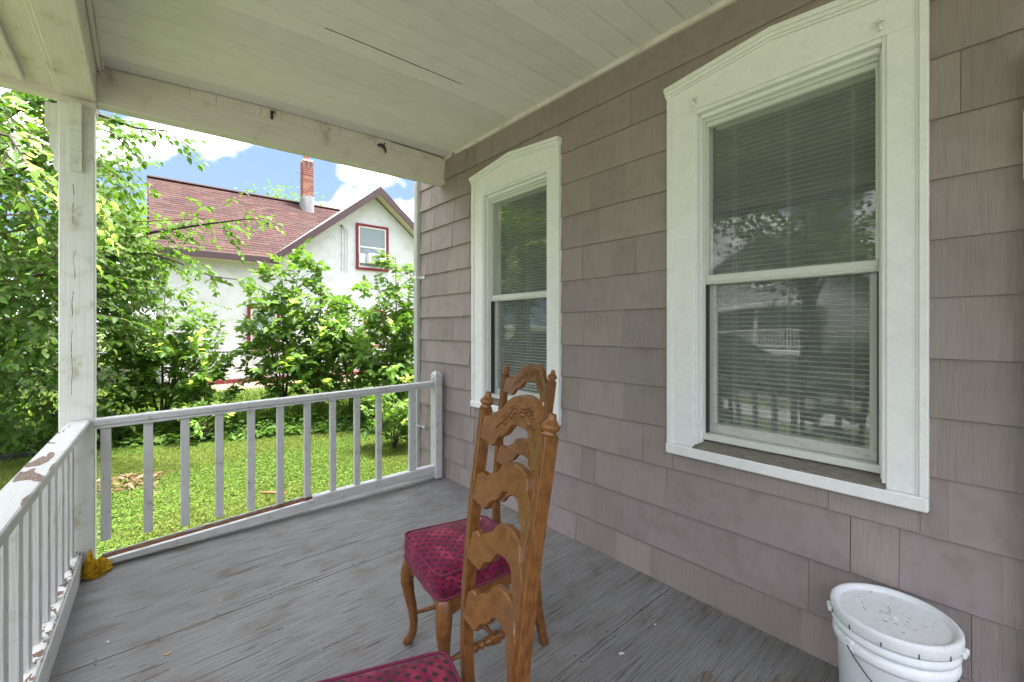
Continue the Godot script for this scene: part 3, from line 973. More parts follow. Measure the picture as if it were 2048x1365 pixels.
func build_end_railing() -> void:
	var t := thing("end_railing", "white wooden railing across the far end with a rotted bottom rail", "railing", Vector3(0, 0, -3.17))
	var tilt := Basis(Vector3(0, 0, 1), 0.0183)
	var s := Shape.new()
	s.span(Vector3(-2.146, 0.776, -0.032), Vector3(-0.100, 0.813, 0.031), 0.005)
	s.span(Vector3(-2.146, 0.7605, -0.030), Vector3(-0.100, 0.7745, 0.029), 0.002)
	obj("top_rail", s.done(), M.rail_0, t, Transform3D(tilt, Vector3.ZERO))
	# sound half of the bottom rail, then the rotted half: front lip, brown core, back lip
	s = Shape.new()
	s.span(Vector3(-1.06, 0.046, -0.028), Vector3(-0.10, 0.112, 0.030), 0.005)
	obj("bottom_rail", s.done(), M.rail_0, t, Transform3D(tilt, Vector3.ZERO))
	s = Shape.new()
	s.hexa([Vector3(-2.10, 0.036, 0.012), Vector3(-1.062, 0.046, 0.012), Vector3(-2.10, 0.066, 0.012), Vector3(-1.062, 0.094, 0.012), Vector3(-2.10, 0.036, 0.030), Vector3(-1.062, 0.046, 0.030), Vector3(-2.10, 0.062, 0.030), Vector3(-1.062, 0.090, 0.030)])
	obj("broken_front_lip", s.done(), M.rail_0, t, Transform3D(tilt, Vector3.ZERO))
	s = Shape.new()
	var prev := []
	var n := 40
	for i in n + 1:
		var x := lerpf(-2.12, -1.05, i / float(n))
		var h := lerpf(0.074, 0.108, i / float(n)) + rng.randf_range(-0.004, 0.004)
		var now := [Vector3(x, 0.038, 0.0125), Vector3(x, h - 0.012 + rng.randf_range(-0.004, 0.002), 0.0125), Vector3(x + rng.randf_range(-0.006, 0.006), h - 0.004 + rng.randf_range(-0.006, 0.003), 0.000), Vector3(x, h + rng.randf_range(-0.003, 0.003), -0.016), Vector3(x, 0.038, -0.018)]
		if prev:
			for k in 5:
				s.face([prev[k], prev[(k + 1) % 5], now[(k + 1) % 5], now[k]], Vector3(x, 0.055, 0.0))
		prev = now
	obj("rotten_core", s.done(), M.rotten, t, Transform3D(tilt, Vector3.ZERO))
	s = Shape.new()
	s.hexa([Vector3(-2.12, 0.036, -0.028), Vector3(-1.062, 0.046, -0.028), Vector3(-2.12, 0.080, -0.028), Vector3(-1.062, 0.113, -0.028), Vector3(-2.12, 0.036, -0.0185), Vector3(-1.062, 0.046, -0.0185), Vector3(-2.12, 0.081, -0.0185), Vector3(-1.062, 0.114, -0.0185)])
	obj("broken_back_lip", s.done(), M.rail_0, t, Transform3D(tilt, Vector3.ZERO))
	var at := [-2.103, -1.931, -1.764, -1.597, -1.430, -1.261, -1.093, -0.922, -0.750, -0.581, -0.300]
	var low := [0.122, 0.108, 0.100, 0.100, 0.094, 0.093, 0.093, 0.098, 0.100, 0.103, 0.104]
	for i in at.size():
		s = Shape.new()
		var x: float = at[i]
		var w := 0.021 if i < 10 else 0.028
		s.span(Vector3(x - w, low[i], -0.014), Vector3(x + w, 0.7605 + 0.0183 * x, 0.014), 0.0025)
		obj("baluster", s.done(), M.rail_1, t, Transform3D(Basis(Vector3(0, 0, 1), rng.randf_range(-0.004, 0.004)), Vector3.ZERO))
	# newel at the wall with its pyramid top
	s = Shape.new()
	s.span(Vector3(-0.108, 0.004, -0.038), Vector3(-0.046, 0.862, 0.052), 0.004)
	var b := 0.862
	var p := [Vector3(-0.108, b, -0.038), Vector3(-0.046, b, -0.038), Vector3(-0.046, b, 0.052), Vector3(-0.108, b, 0.052)]
	var q := [Vector3(-0.090, b + 0.032, -0.012), Vector3(-0.064, b + 0.032, -0.012), Vector3(-0.064, b + 0.032, 0.026), Vector3(-0.090, b + 0.032, 0.026)]
	for i in 4:
		s.face([p[i], p[(i + 1) % 4], q[(i + 1) % 4], q[i]], Vector3(-0.077, b, 0.007))
	s.face(q, Vector3(-0.077, b, 0.007))
	s.box(Vector3(-0.115, 0.835, 0.010), Vector3(0.016, 0.028, 0.024), 0.006)
	obj("newel_post", s.done(), M.rail_1, t)


func build_front_railing() -> void:
	var t := thing("front_railing", "white wooden street-side railing with flaking paint on its top rail", "railing", Vector3(-2.192, 0, -3.140), -0.028)
	# local z runs towards the viewer along the rail
	var s := Shape.new()
	s.span(Vector3(-0.050, 0.752, 0.001), Vector3(0.030, 0.778, 4.2), 0.004)
	var tr := obj("top_rail", s.done(), M.rail_2, t)
	# places where the paint has come away down to the wood
	for q in [
		[Vector2(-0.0478, 0.933), Vector2(-0.0487, 0.881), Vector2(-0.0386, 0.873), Vector2(-0.0300, 0.824), Vector2(-0.0234, 0.795), Vector2(-0.0111, 0.822), Vector2(-0.0153, 0.759), Vector2(-0.0111, 0.733), Vector2(0.0042, 0.768), Vector2(0.0100, 0.833), Vector2(0.0059, 0.898), Vector2(-0.0009, 0.925), Vector2(-0.0106, 0.953), Vector2(-0.0264, 0.951), Vector2(-0.0342, 0.954)],
		[Vector2(-0.0375, 1.137), Vector2(-0.0434, 1.073), Vector2(-0.0441, 1.004), Vector2(-0.0310, 1.015), Vector2(-0.0250, 0.991), Vector2(-0.0113, 0.983), Vector2(-0.0068, 1.040), Vector2(0.0085, 1.071), Vector2(0.0284, 1.118), Vector2(0.0377, 1.103), Vector2(0.0393, 1.162), Vector2(0.0297, 1.171), Vector2(0.0195, 1.175), Vector2(0.0042, 1.146), Vector2(-0.0099, 1.134), Vector2(-0.0260, 1.130)],
		[Vector2(-0.0543, 0.524), Vector2(-0.0418, 0.524), Vector2(-0.0219, 0.555), Vector2(-0.0224, 0.575), Vector2(-0.0414, 0.556)],
		[Vector2(-0.0526, 0.337), Vector2(-0.0495, 0.299), Vector2(-0.0366, 0.310), Vector2(-0.0406, 0.333)],
		[Vector2(-0.0378, 0.282), Vector2(-0.0348, 0.228), Vector2(-0.0299, 0.279), Vector2(-0.0314, 0.314)],
		[Vector2(-0.0291, 0.184), Vector2(-0.0312, 0.090), Vector2(-0.0273, 0.135), Vector2(-0.0238, 0.208)],
		[Vector2(0.0290, 1.05), Vector2(0.0296, 0.93), Vector2(0.0220, 0.97), Vector2(0.0240, 1.02)],
		[Vector2(0.0290, 1.42), Vector2(0.0296, 1.30), Vector2(0.0180, 1.35), Vector2(0.0230, 1.40)],
	]:
		var rough := PackedVector2Array()
		for i in q.size():
			var u: Vector2 = q[i]
			rough.append(u)
			rough.append(u.lerp(q[(i + 1) % q.size()], 0.5) + Vector2(rng.randf_range(-0.0012, 0.0012), rng.randf_range(-0.005, 0.005)))
		for i in rough.size():
			rough[i].x = clampf(rough[i].x, -0.0495, 0.0295)
		var pt := Shape.new()
		pt.prism(rough, Vector3(0, 0.7775, 0), Vector3.RIGHT, Vector3.BACK, Vector3.UP, 0.0010)
		obj("bare_patch", pt.done(), M.bare_wood, tr)
	s = Shape.new()
	s.span(Vector3(-0.040, 0.716, 0.001), Vector3(0.016, 0.750, 4.2), 0.004)
	obj("under_rail", s.done(), M.rail_2, t)
	s = Shape.new()
	s.span(Vector3(-0.060, -0.012, 0.001), Vector3(-0.004, 0.104, 4.2), 0.004)
	obj("bottom_rail", s.done(), M.peeling, t)
	s = Shape.new()
	s.span(Vector3(-0.0035, -0.020, 0.001), Vector3(0.003, 0.098, 4.2), 0.003)
	obj("bottom_rail_face", s.done(), M.rail_2, t)
	for i in 26:
		s = Shape.new()
		var z := 0.030 + 0.152 * i
		s.span(Vector3(-0.054, 0.104, z), Vector3(-0.024, 0.715, z + 0.042), 0.0025)
		obj("baluster", s.done(), M.rail_1, t, Transform3D(Basis(), Vector3(rng.randf_range(-0.002, 0.002), 0, rng.randf_range(-0.006, 0.006))))
	# curled flakes of paint along the bottom rail
	s = Shape.new()
	for i in 90:
		var z := rng.randf_range(0.02, 2.4)
		var c := Vector3(rng.randf_range(-0.056, -0.008), 0.1052, z)
		var r := rng.randf_range(0.004, 0.014)
		var rot := Basis.from_euler(Vector3(rng.randf_range(-0.3, 0.3), rng.randf() * TAU, rng.randf_range(-0.35, 0.35)))
		s.box(Vector3.ZERO, Vector3(r * 1.6, 0.0010, r), 0.0, Transform3D(rot, c))
	stuff(obj("paint_flakes", s.done(), M.white_2, t))


# ------------------------------------------------------------------ furniture and small things
func slat_mesh(half: float, centre: float, zc: float, lean: float, crest: bool) -> ArrayMesh:
	var top := [[0.0, 0.033], [0.05, 0.038], [0.11, 0.039], [0.17, 0.034], [0.21, 0.033], [0.28, 0.043], [0.36, 0.049], [0.44, 0.052], [0.49, 0.058], [0.54, 0.072], [0.58, 0.081], [0.66, 0.085], [0.8, 0.089], [1.0, 0.091]]
	if crest:
		top = [[0.0, 0.026], [0.08, 0.028], [0.16, 0.030], [0.22, 0.037], [0.3, 0.046], [0.36, 0.050], [0.42, 0.056], [0.47, 0.070], [0.53, 0.080], [0.64, 0.088], [0.8, 0.094], [1.0, 0.097]]
	var low := [[0.0, -0.035], [0.12, -0.040], [0.28, -0.047], [0.34, -0.046], [0.37, -0.038], [0.41, -0.026], [0.47, -0.018], [0.56, -0.013], [0.62, -0.007], [0.66, 0.004], [0.72, 0.015], [0.82, 0.020], [1.0, 0.022]]
	var s := Shape.new()
	var n := 44
	var prev := []
	for i in n + 1:
		var u := lerpf(-1.0, 1.0, i / float(n))
		var k := 1.0 - absf(u)
		var yt := ramp_at(top, k)
		var yl := ramp_at(low, k)
		var bow := -0.030 * (1.0 - u * u)
		var e := 0.0035
		var th := 0.0085
		var now := []
		for q in [[yl + e, th], [yt - e, th], [yt, th - e], [yt, -th], [yl, -th], [yl, th - e]]:
			now.append(Vector3(u * half, centre + q[0], zc + bow + q[1] - q[0] * lean))
		if prev:
			for j in 6:
				s.face([prev[j], prev[(j + 1) % 6], now[(j + 1) % 6], now[j]], Vector3(u * half, centre + (yt + yl) * 0.5, zc + bow - (yt + yl) * 0.5 * lean))
		prev = now
	return s.done()


func ramp_at(r: Array, k: float) -> float:
	for i in r.size() - 1:
		if k <= r[i + 1][0]:
			return lerpf(r[i][1], r[i + 1][1], clampf((k - r[i][0]) / (r[i + 1][0] - r[i][0]), 0, 1))
	return r[-1][1]


func post_z(y: float) -> float:
	return ramp_at([[0.0, -0.290], [0.10, -0.262], [0.20, -0.242], [0.32, -0.230], [0.43, -0.226], [0.6, -0.234], [0.8, -0.254], [1.048, -0.290]], y)


func make_chair(label: String) -> Node3D:
	var t := thing("dining_chair", label, "chair", Vector3.ZERO, 0.0, "ladder-back dining chairs on the porch")
	var hw := 0.146
	for side in [-1.0, 1.0]:
		var path := []
		for i in 15:
			var y := 1.054 * i / 14.0
			var px: float = side * ramp_at([[0.0, 0.122], [0.25, 0.140], [0.44, 0.150], [1.05, 0.170]], y)
			path.append(Vector3(px, y, post_z(y)))
		var w := 0.0122
		var d := 0.0150
		var prof := [Vector2(-w, -d), Vector2(w, -d), Vector2(w, d - 0.002), Vector2(w - 0.002, d), Vector2(0.0062, d), Vector2(0.0050, d - 0.0030), Vector2(0.0038, d), Vector2(-0.0002, d), Vector2(-0.0014, d - 0.0030), Vector2(-0.0026, d), Vector2(-w + 0.002, d), Vector2(-w, d - 0.002)]
		var s := Shape.new()
		s.sweep(path, prof, Vector3.RIGHT)
		var p := obj("back_post", s.done(), M.oak_1, t)
		s = Shape.new(true)
		var xf := Transform3D(Basis(Vector3.RIGHT, -0.2), path[-1])
		s.lathe([Vector2(0.0, 0), Vector2(0.0155, 0.0), Vector2(0.017, 0.003), Vector2(0.0125, 0.006), Vector2(0.0125, 0.008), Vector2(0.0185, 0.013), Vector2(0.0195, 0.018), Vector2(0.018, 0.0215), Vector2(0.0165, 0.0225), Vector2(0.0155, 0.0245), Vector2(0.0105, 0.030), Vector2(0.0085, 0.036), Vector2(0.0085, 0.041), Vector2(0.006, 0.0445), Vector2(0.0, 0.0450)], xf, 18)
		obj("finial", s.done(), M.oak_0, p)
	var heights := [0.552, 0.702, 0.852, 1.012]
	for i in 4:
		var crest := i == 3
		var y: float = heights[i]
		hw = lerpf(0.150, 0.170, (y - 0.44) / 0.61)
		var o := obj("crest_rail" if crest else "slat", slat_mesh(hw - 0.012, y, post_z(y) + 0.002, 0.22, crest), M.oak_0, t)
		if crest:
			carve(o, y, post_z(y) + 0.002, hw - 0.012)
	# apron with a scalloped front
	var s2 := Shape.new()
	var sc := PackedVector2Array([Vector2(-0.15, 0.358), Vector2(-0.15, 0.290), Vector2(-0.115, 0.296), Vector2(-0.085, 0.310), Vector2(-0.055, 0.316), Vector2(-0.02, 0.308), Vector2(0, 0.302), Vector2(0.02, 0.308), Vector2(0.055, 0.316), Vector2(0.085, 0.310), Vector2(0.115, 0.296), Vector2(0.15, 0.290), Vector2(0.15, 0.358)])
	s2.prism(sc, Vector3(0, 0, 0.148), Vector3.RIGHT, Vector3.UP, Vector3.BACK, 0.020)
	obj("front_apron", s2.done(), M.oak_0, t)
	for side in [-1.0, 1.0]:
		s2 = Shape.new()
		var a := Vector3(side * 0.158, 0, 0.150)
		var b := Vector3(side * 0.140, 0, -0.222)
		var ex := (b - a).normalized()
		var ez := ex.cross(Vector3.UP)
		var len := a.distance_to(b)
		s2.prism(PackedVector2Array([Vector2(0, 0.358), Vector2(0, 0.288), Vector2(0.05, 0.298), Vector2(0.09, 0.312), Vector2(0.15, 0.306), Vector2(0.17, 0.300), Vector2(0.19, 0.306), Vector2(0.25, 0.312), Vector2(len - 0.04, 0.300), Vector2(len, 0.294), Vector2(len, 0.358)]), a - ez * 0.009, ex, Vector3.UP, ez, 0.018)
		obj("side_apron", s2.done(), M.oak_2, t)
	s2 = Shape.new()
	s2.span(Vector3(-0.135, 0.300, -0.228), Vector3(0.135, 0.358, -0.208), 0.003)
	obj("rear_apron", s2.done(), M.oak_0, t)
	# front legs: out at the knee, in at the ankle, out at the toe
	for side in [-1.0, 1.0]:
		s2 = Shape.new(true)
		var path := []
		var rad := []
		for q in [[0.357, 0.000, 0.025], [0.33, 0.004, 0.028], [0.29, 0.012, 0.0285], [0.25, 0.014, 0.026], [0.20, 0.008, 0.0215], [0.15, 0.000, 0.0185], [0.10, -0.004, 0.0165], [0.06, -0.003, 0.0155], [0.03, 0.004, 0.0160], [0.010, 0.012, 0.0175], [0.0, 0.014, 0.0165]]:
			path.append(Vector3(side * (0.158 + q[1] * 1.6), q[0], 0.156 + q[1]))
			rad.append(q[2])
		s2.tube(path, rad, 10)
		obj("front_leg", s2.done(), M.oak_1, t)
	# H stretcher: turned rails that meet in square blocks
	for side in [-1.0, 1.0]:
		var a := Vector3(side * 0.150, 0.128, 0.150)
		var b := Vector3(side * 0.132, 0.128, -0.235)
		var mid := a.lerp(b, 0.52)
		s2 = Shape.new(true)
		for e in [[a, mid], [b, mid]]:
			turned(s2, e[0], e[1])
		var o := obj("side_stretcher", s2.done(), M.oak_2, t)
		s2 = Shape.new()
		s2.box(Vector3.ZERO, Vector3(0.036, 0.036, 0.040), 0.006, Transform3D(Basis(), mid))
		obj("block", s2.done(), M.oak_2, o)
	s2 = Shape.new(true)
	var ca := Vector3(-0.122, 0.128, -0.05)
	var cb := Vector3(0.122, 0.128, -0.05)
	turned(s2, ca, Vector3(0, 0.128, -0.05))
	turned(s2, cb, Vector3(0, 0.128, -0.05))
	obj("cross_stretcher", s2.done(), M.oak_0, t)
	cushion(t)
	return t


func turned(s: Shape, a: Vector3, b: Vector3) -> void:
	var d := (b - a)
	var len := d.length()
	var y := d.normalized()
	var x := y.cross(Vector3.UP).normalized()
	var xf := Transform3D(Basis(x, y, x.cross(y)), a)
	var prof := []
	for q in [[0.0, 0.008], [0.12, 0.0075], [0.35, 0.010], [0.52, 0.0145], [0.60, 0.0155], [0.64, 0.011], [0.67, 0.011], [0.69, 0.015], [0.73, 0.0155], [0.76, 0.011], [0.79, 0.011], [0.82, 0.0155], [0.88, 0.0165], [0.93, 0.012], [1.0, 0.012]]:
		prof.append(Vector2(q[1], q[0] * len))
	s.lathe(prof, xf, 12)


func carve(o: Node3D, centre: float, zc: float, half: float) -> void:
	var s := Shape.new(true)
	var on := func(x: float, y: float, up: float) -> Vector3:
		var u := x / half
		return Vector3(x, centre + y, zc - 0.030 * (1.0 - u * u) + 0.0085 + up - y * 0.22)
	# flower in the middle
	for k in 8:
		var a := TAU * k / 8.0
		var c: Vector3 = on.call(cos(a) * 0.0105, 0.060 + sin(a) * 0.0105, 0.0008)
		petal(s, c, 0.0080, 0.0044, a, 0.0058)
	petal(s, on.call(0.0, 0.060, 0.002), 0.0048, 0.0048, 0.0, 0.0075)
	# a vine to each side with leaves and buds
	for side in [-1.0, 1.0]:
		var pts := []
		for q in [[0.018, 0.060], [0.032, 0.064], [0.045, 0.060], [0.055, 0.048], [0.064, 0.036], [0.076, 0.026], [0.090, 0.014], [0.100, 0.006]]:
			pts.append(on.call(side * q[0], q[1], 0.0006))
		s.tube(pts, [0.0027], 6)
		pts = []
		for q in [[0.040, 0.062], [0.050, 0.066], [0.058, 0.060]]:
			pts.append(on.call(side * q[0], q[1], 0.0006))
		s.tube(pts, [0.0022], 6)
		for q in [[0.027, 0.072, 0.9, 0.008], [0.035, 0.050, -0.7, 0.009], [0.050, 0.070, 0.6, 0.007], [0.047, 0.038, -1.2, 0.010], [0.062, 0.055, 0.4, 0.008], [0.070, 0.018, -1.0, 0.009], [0.082, 0.034, 0.3, 0.006], [0.101, 0.004, -0.6, 0.006]]:
			petal(s, on.call(side * q[0], q[1], 0.0004), q[3], q[3] * 0.48, q[2] * side if side > 0 else PI - q[2], 0.0056)
	obj("carving", s.done(), M.oak_0, o)


func petal(s: Shape, c: Vector3, l: float, w: float, a: float, h: float) -> void:
	var n := 8
	var ring := []
	var ring2 := []
	for k in n:
		var b := TAU * k / n
		var p := Vector2(cos(b) * l, sin(b) * w).rotated(a)
		ring.append(c + Vector3(p.x, p.y, -0.001))
		ring2.append(c + Vector3(p.x * 0.62, p.y * 0.62, h * 0.8))
	for k in n:
		var j := (k + 1) % n
		s.face([ring[k], ring[j], ring2[j], ring2[k]], c)
		s.face([ring2[k], ring2[j], c + Vector3(0, 0, h)], c - Vector3(0, 0, 1))


func cushion(t: Node3D) -> void:
	# rounded trapezoid, wider in front
	var n := 64
	var rim := func(k: int, grow: float) -> Vector2:
		var a := TAU * k / n
		var e := 0.115
		var cx := signf(cos(a)) * pow(absf(cos(a)), e * 1.35)
		var cz := signf(sin(a)) * pow(absf(sin(a)), e * 1.35)
		# keep the outline between a circle and a square
		var z: float = cz * (0.176 + grow)
		var x: float = cx * (lerpf(0.150, 0.183, (z + 0.176) / 0.352) + grow)
		if z > 0:
			z += 0.010 * (1.0 - cx * cx)
		return Vector2(x, z + 0.006)
	# (inset, height): from the underside up the sides and over the domed top
	var prof := [[-0.010, 0.358], [0.001, 0.362], [0.004, 0.376], [0.005, 0.400], [0.003, 0.424], [0.000, 0.438], [-0.008, 0.445], [-0.022, 0.451], [-0.045, 0.4575], [-0.075, 0.462], [-0.11, 0.465], [-0.1465, 0.466]]
	var s := Shape.new(true)
	s.uv = true
	var flat := 0.0
	var lens := []
	for i in prof.size():
		if i:
			flat += Vector2(prof[i][0] - prof[i - 1][0], prof[i][1] - prof[i - 1][1]).length()
		lens.append(flat)
	var total: float = lens[-1]
	for i in prof.size() - 1:
		for k in n:
			var v := []
			for q in [[i, k], [i, k + 1], [i + 1, k + 1], [i + 1, k]]:
				var r: Vector2 = rim.call(q[1] % n, 0.0)
				var f: float = 1.0 + prof[q[0]][0] / 0.147
				var xz := r * maxf(f, 0.002)
				var spread: float = (total - lens[q[0]]) / 0.147
				var uv := Vector2(0.5, 0.5) + r * spread / 0.50
				v.append([Vector3(xz.x, prof[q[0]][1], xz.y), uv])
			s.quad_uv(v[0][0], v[3][0], v[2][0], v[1][0], v[0][1], v[3][1], v[2][1], v[1][1])
	var o := obj("seat_cushion", s.done(), M.velvet, t)
	for e in [[0.001, 0.4415, 0.0045], [0.003, 0.3615, 0.0045]]:
		s = Shape.new(true)
		var loop := []
		for k in n + 1:
			var r: Vector2 = rim.call(k % n, 0.0)
			var f: float = 1.0 + e[0] / 0.147
			loop.append(Vector3(r.x * f, e[1], r.y * f))
		s.tube(loop, [e[2]], 6, false)
		obj("piping", s.done(), M.piping, o)


func build_chairs() -> void:
	M.velvet = velvet()
	M.piping = grained(Color(0.165, 0.020, 0.060), 0.8, noise("pipe", 0.03, FastNoiseLite.TYPE_SIMPLEX_SMOOTH, 3, [[0.0, Color(0.75, 0.7, 0.6)], [0.5, 0.95], [1.0, 1.0]]), Vector3(12, 12, 12))
	var far := make_chair("oak ladder-back chair nearer the window, whole purple seat and front legs in view")
	far.position = Vector3(-1.010, -0.010, -1.384)
	far.rotation.y = -1.712
	var near: Node3D = far.duplicate()
	near.name = "dining_chair_001"
	add_child(near, true)
	near.set_meta("label", "closest oak ladder-back chair, tall carved back in front, seat cut off at the bottom")
	near.position = Vector3(-1.572, -0.020, -0.852)
	near.rotation.y = -1.835
	# bit of foil on the far seat
	var s := Shape.new()
	for i in 14:
		var a := TAU * i / 14.0
		s.box(Vector3.ZERO, Vector3(0.016, 0.0016, 0.009), 0.0, Transform3D(Basis.from_euler(Vector3(rng.randf_range(-0.8, 0.8), a, rng.randf_range(-0.6, 0.6))), Vector3(rng.randf_range(-0.022, 0.022), 0.004 + rng.randf() * 0.004, rng.randf_range(-0.006, 0.006))))
	var foil := obj("foil_scrap", s.done(), M.foil, null, Transform3D(Basis(Vector3.UP, 0.5), Vector3(-0.915, 0.456, -1.44)))
	tag(foil, "small crumpled silver foil scrap lying on the purple seat", "foil")


func build_bucket() -> void:
	var t := thing("plastic_bucket", "white plastic bucket with a scuffed snap-on lid beside the wall", "bucket", Vector3(-0.186, -0.003, -0.244), 0.6)
	var s := Shape.new(true)
	s.lathe([Vector2(0.0, 0.0), Vector2(0.124, 0.0), Vector2(0.129, 0.005), Vector2(0.138, 0.252), Vector2(0.140, 0.258), Vector2(0.1485, 0.262), Vector2(0.1505, 0.270), Vector2(0.150, 0.284), Vector2(0.146, 0.289), Vector2(0.1425, 0.292), Vector2(0.1425, 0.298), Vector2(0.150, 0.302), Vector2(0.1525, 0.309), Vector2(0.1515, 0.321), Vector2(0.146, 0.326), Vector2(0.1435, 0.329), Vector2(0.1435, 0.350), Vector2(0.0, 0.350)], Transform3D.IDENTITY, 56)
	obj("bucket_body", s.done(), M.plastic, t)
	s = Shape.new(true)
	s.lathe([Vector2(0.146, 0.331), Vector2(0.1535, 0.331), Vector2(0.1555, 0.336), Vector2(0.157, 0.358), Vector2(0.1560, 0.367), Vector2(0.152, 0.3715), Vector2(0.146, 0.3715), Vector2(0.1405, 0.368), Vector2(0.1375, 0.361), Vector2(0.134, 0.3575), Vector2(0.128, 0.3565), Vector2(0.06, 0.3555), Vector2(0.0, 0.3555)], Transform3D.IDENTITY, 56)
	var lid := obj("lid", s.done(), M.lid, t)
	s = Shape.new(true)
	s.tube([Vector3(-0.016, 0.3545, 0.002), Vector3(-0.011, 0.3575, 0.002), Vector3(0.0, 0.3585, 0.0), Vector3(0.011, 0.3575, -0.002), Vector3(0.016, 0.3545, -0.002)], [0.004, 0.006, 0.0065, 0.006, 0.004], 8, true, 0.6)
	obj("lid_knob", s.done(), M.lid, lid)
	for k in 12:
		var a := TAU * k / 12.0 + 0.1
		var e := Vector3(cos(a), 0, sin(a))
		s = Shape.new()
		s.box(Vector3(0, 0, 0), Vector3(0.0035, 0.014, 0.0028), 0.0, Transform3D(Basis(Vector3.UP, -a), e * 0.1555 + Vector3(0, 0.340, 0)))
		obj("slot", s.done(), M.iron, lid)
	for a in [2.30, 4.96]:
		s = Shape.new()
		s.box(Vector3(0.005, -0.003, 0), Vector3(0.012, 0.018, 0.040), 0.004, Transform3D(Basis(Vector3.UP, -a), Vector3(cos(a), 0, sin(a)) * 0.154 + Vector3(0, 0.342, 0)))
		obj("pull_tab", s.done(), M.lid, lid)
	# scuffs and smears of old paint on the lid
	s = Shape.new()
	for i in 26:
		var sa := rng.randf() * TAU
		var sr := rng.randf_range(0.02, 0.122)
		var l := rng.randf_range(0.002, 0.010) if i < 20 else rng.randf_range(0.010, 0.022)
		s.box(Vector3.ZERO, Vector3(l, 0.0006, rng.randf_range(0.0008, 0.0022)), 0.0, Transform3D(Basis(Vector3.UP, rng.randf_range(-0.6, 0.6) + 0.4), Vector3(cos(sa) * sr, 0.3560 + 0.0006 * sr, sin(sa) * sr)))
	stuff(obj("lid_scuffs", s.done(), M.scuff, lid))
	# ear block and wire bail
	var at := 4.353
	var e := Vector3(cos(at), 0, sin(at))
	var side := Vector3(-sin(at), 0, cos(at))
	s = Shape.new()
	s.box(Vector3.ZERO, Vector3(0.020, 0.045, 0.030), 0.006, Transform3D(Basis(Vector3.UP, -at), e * 0.143 + Vector3(0, 0.276, 0)))
	obj("ear", s.done(), M.plastic, t)
	s = Shape.new(true)
	var pts := []
	for i in 22:
		var k := i / 21.0
		var b := at - PI * k
		var drop := 0.276 - sin(PI * k) * 0.135
		pts.append(Vector3(cos(b) * 0.1545, drop, sin(b) * 0.1545) + Vector3(0, 0, 0))
	pts.insert(0, e * 0.140 + Vector3(0, 0.278, 0))
	s.tube(pts, [0.0022], 6)
	obj("bail_handle", s.done(), M.iron, t)


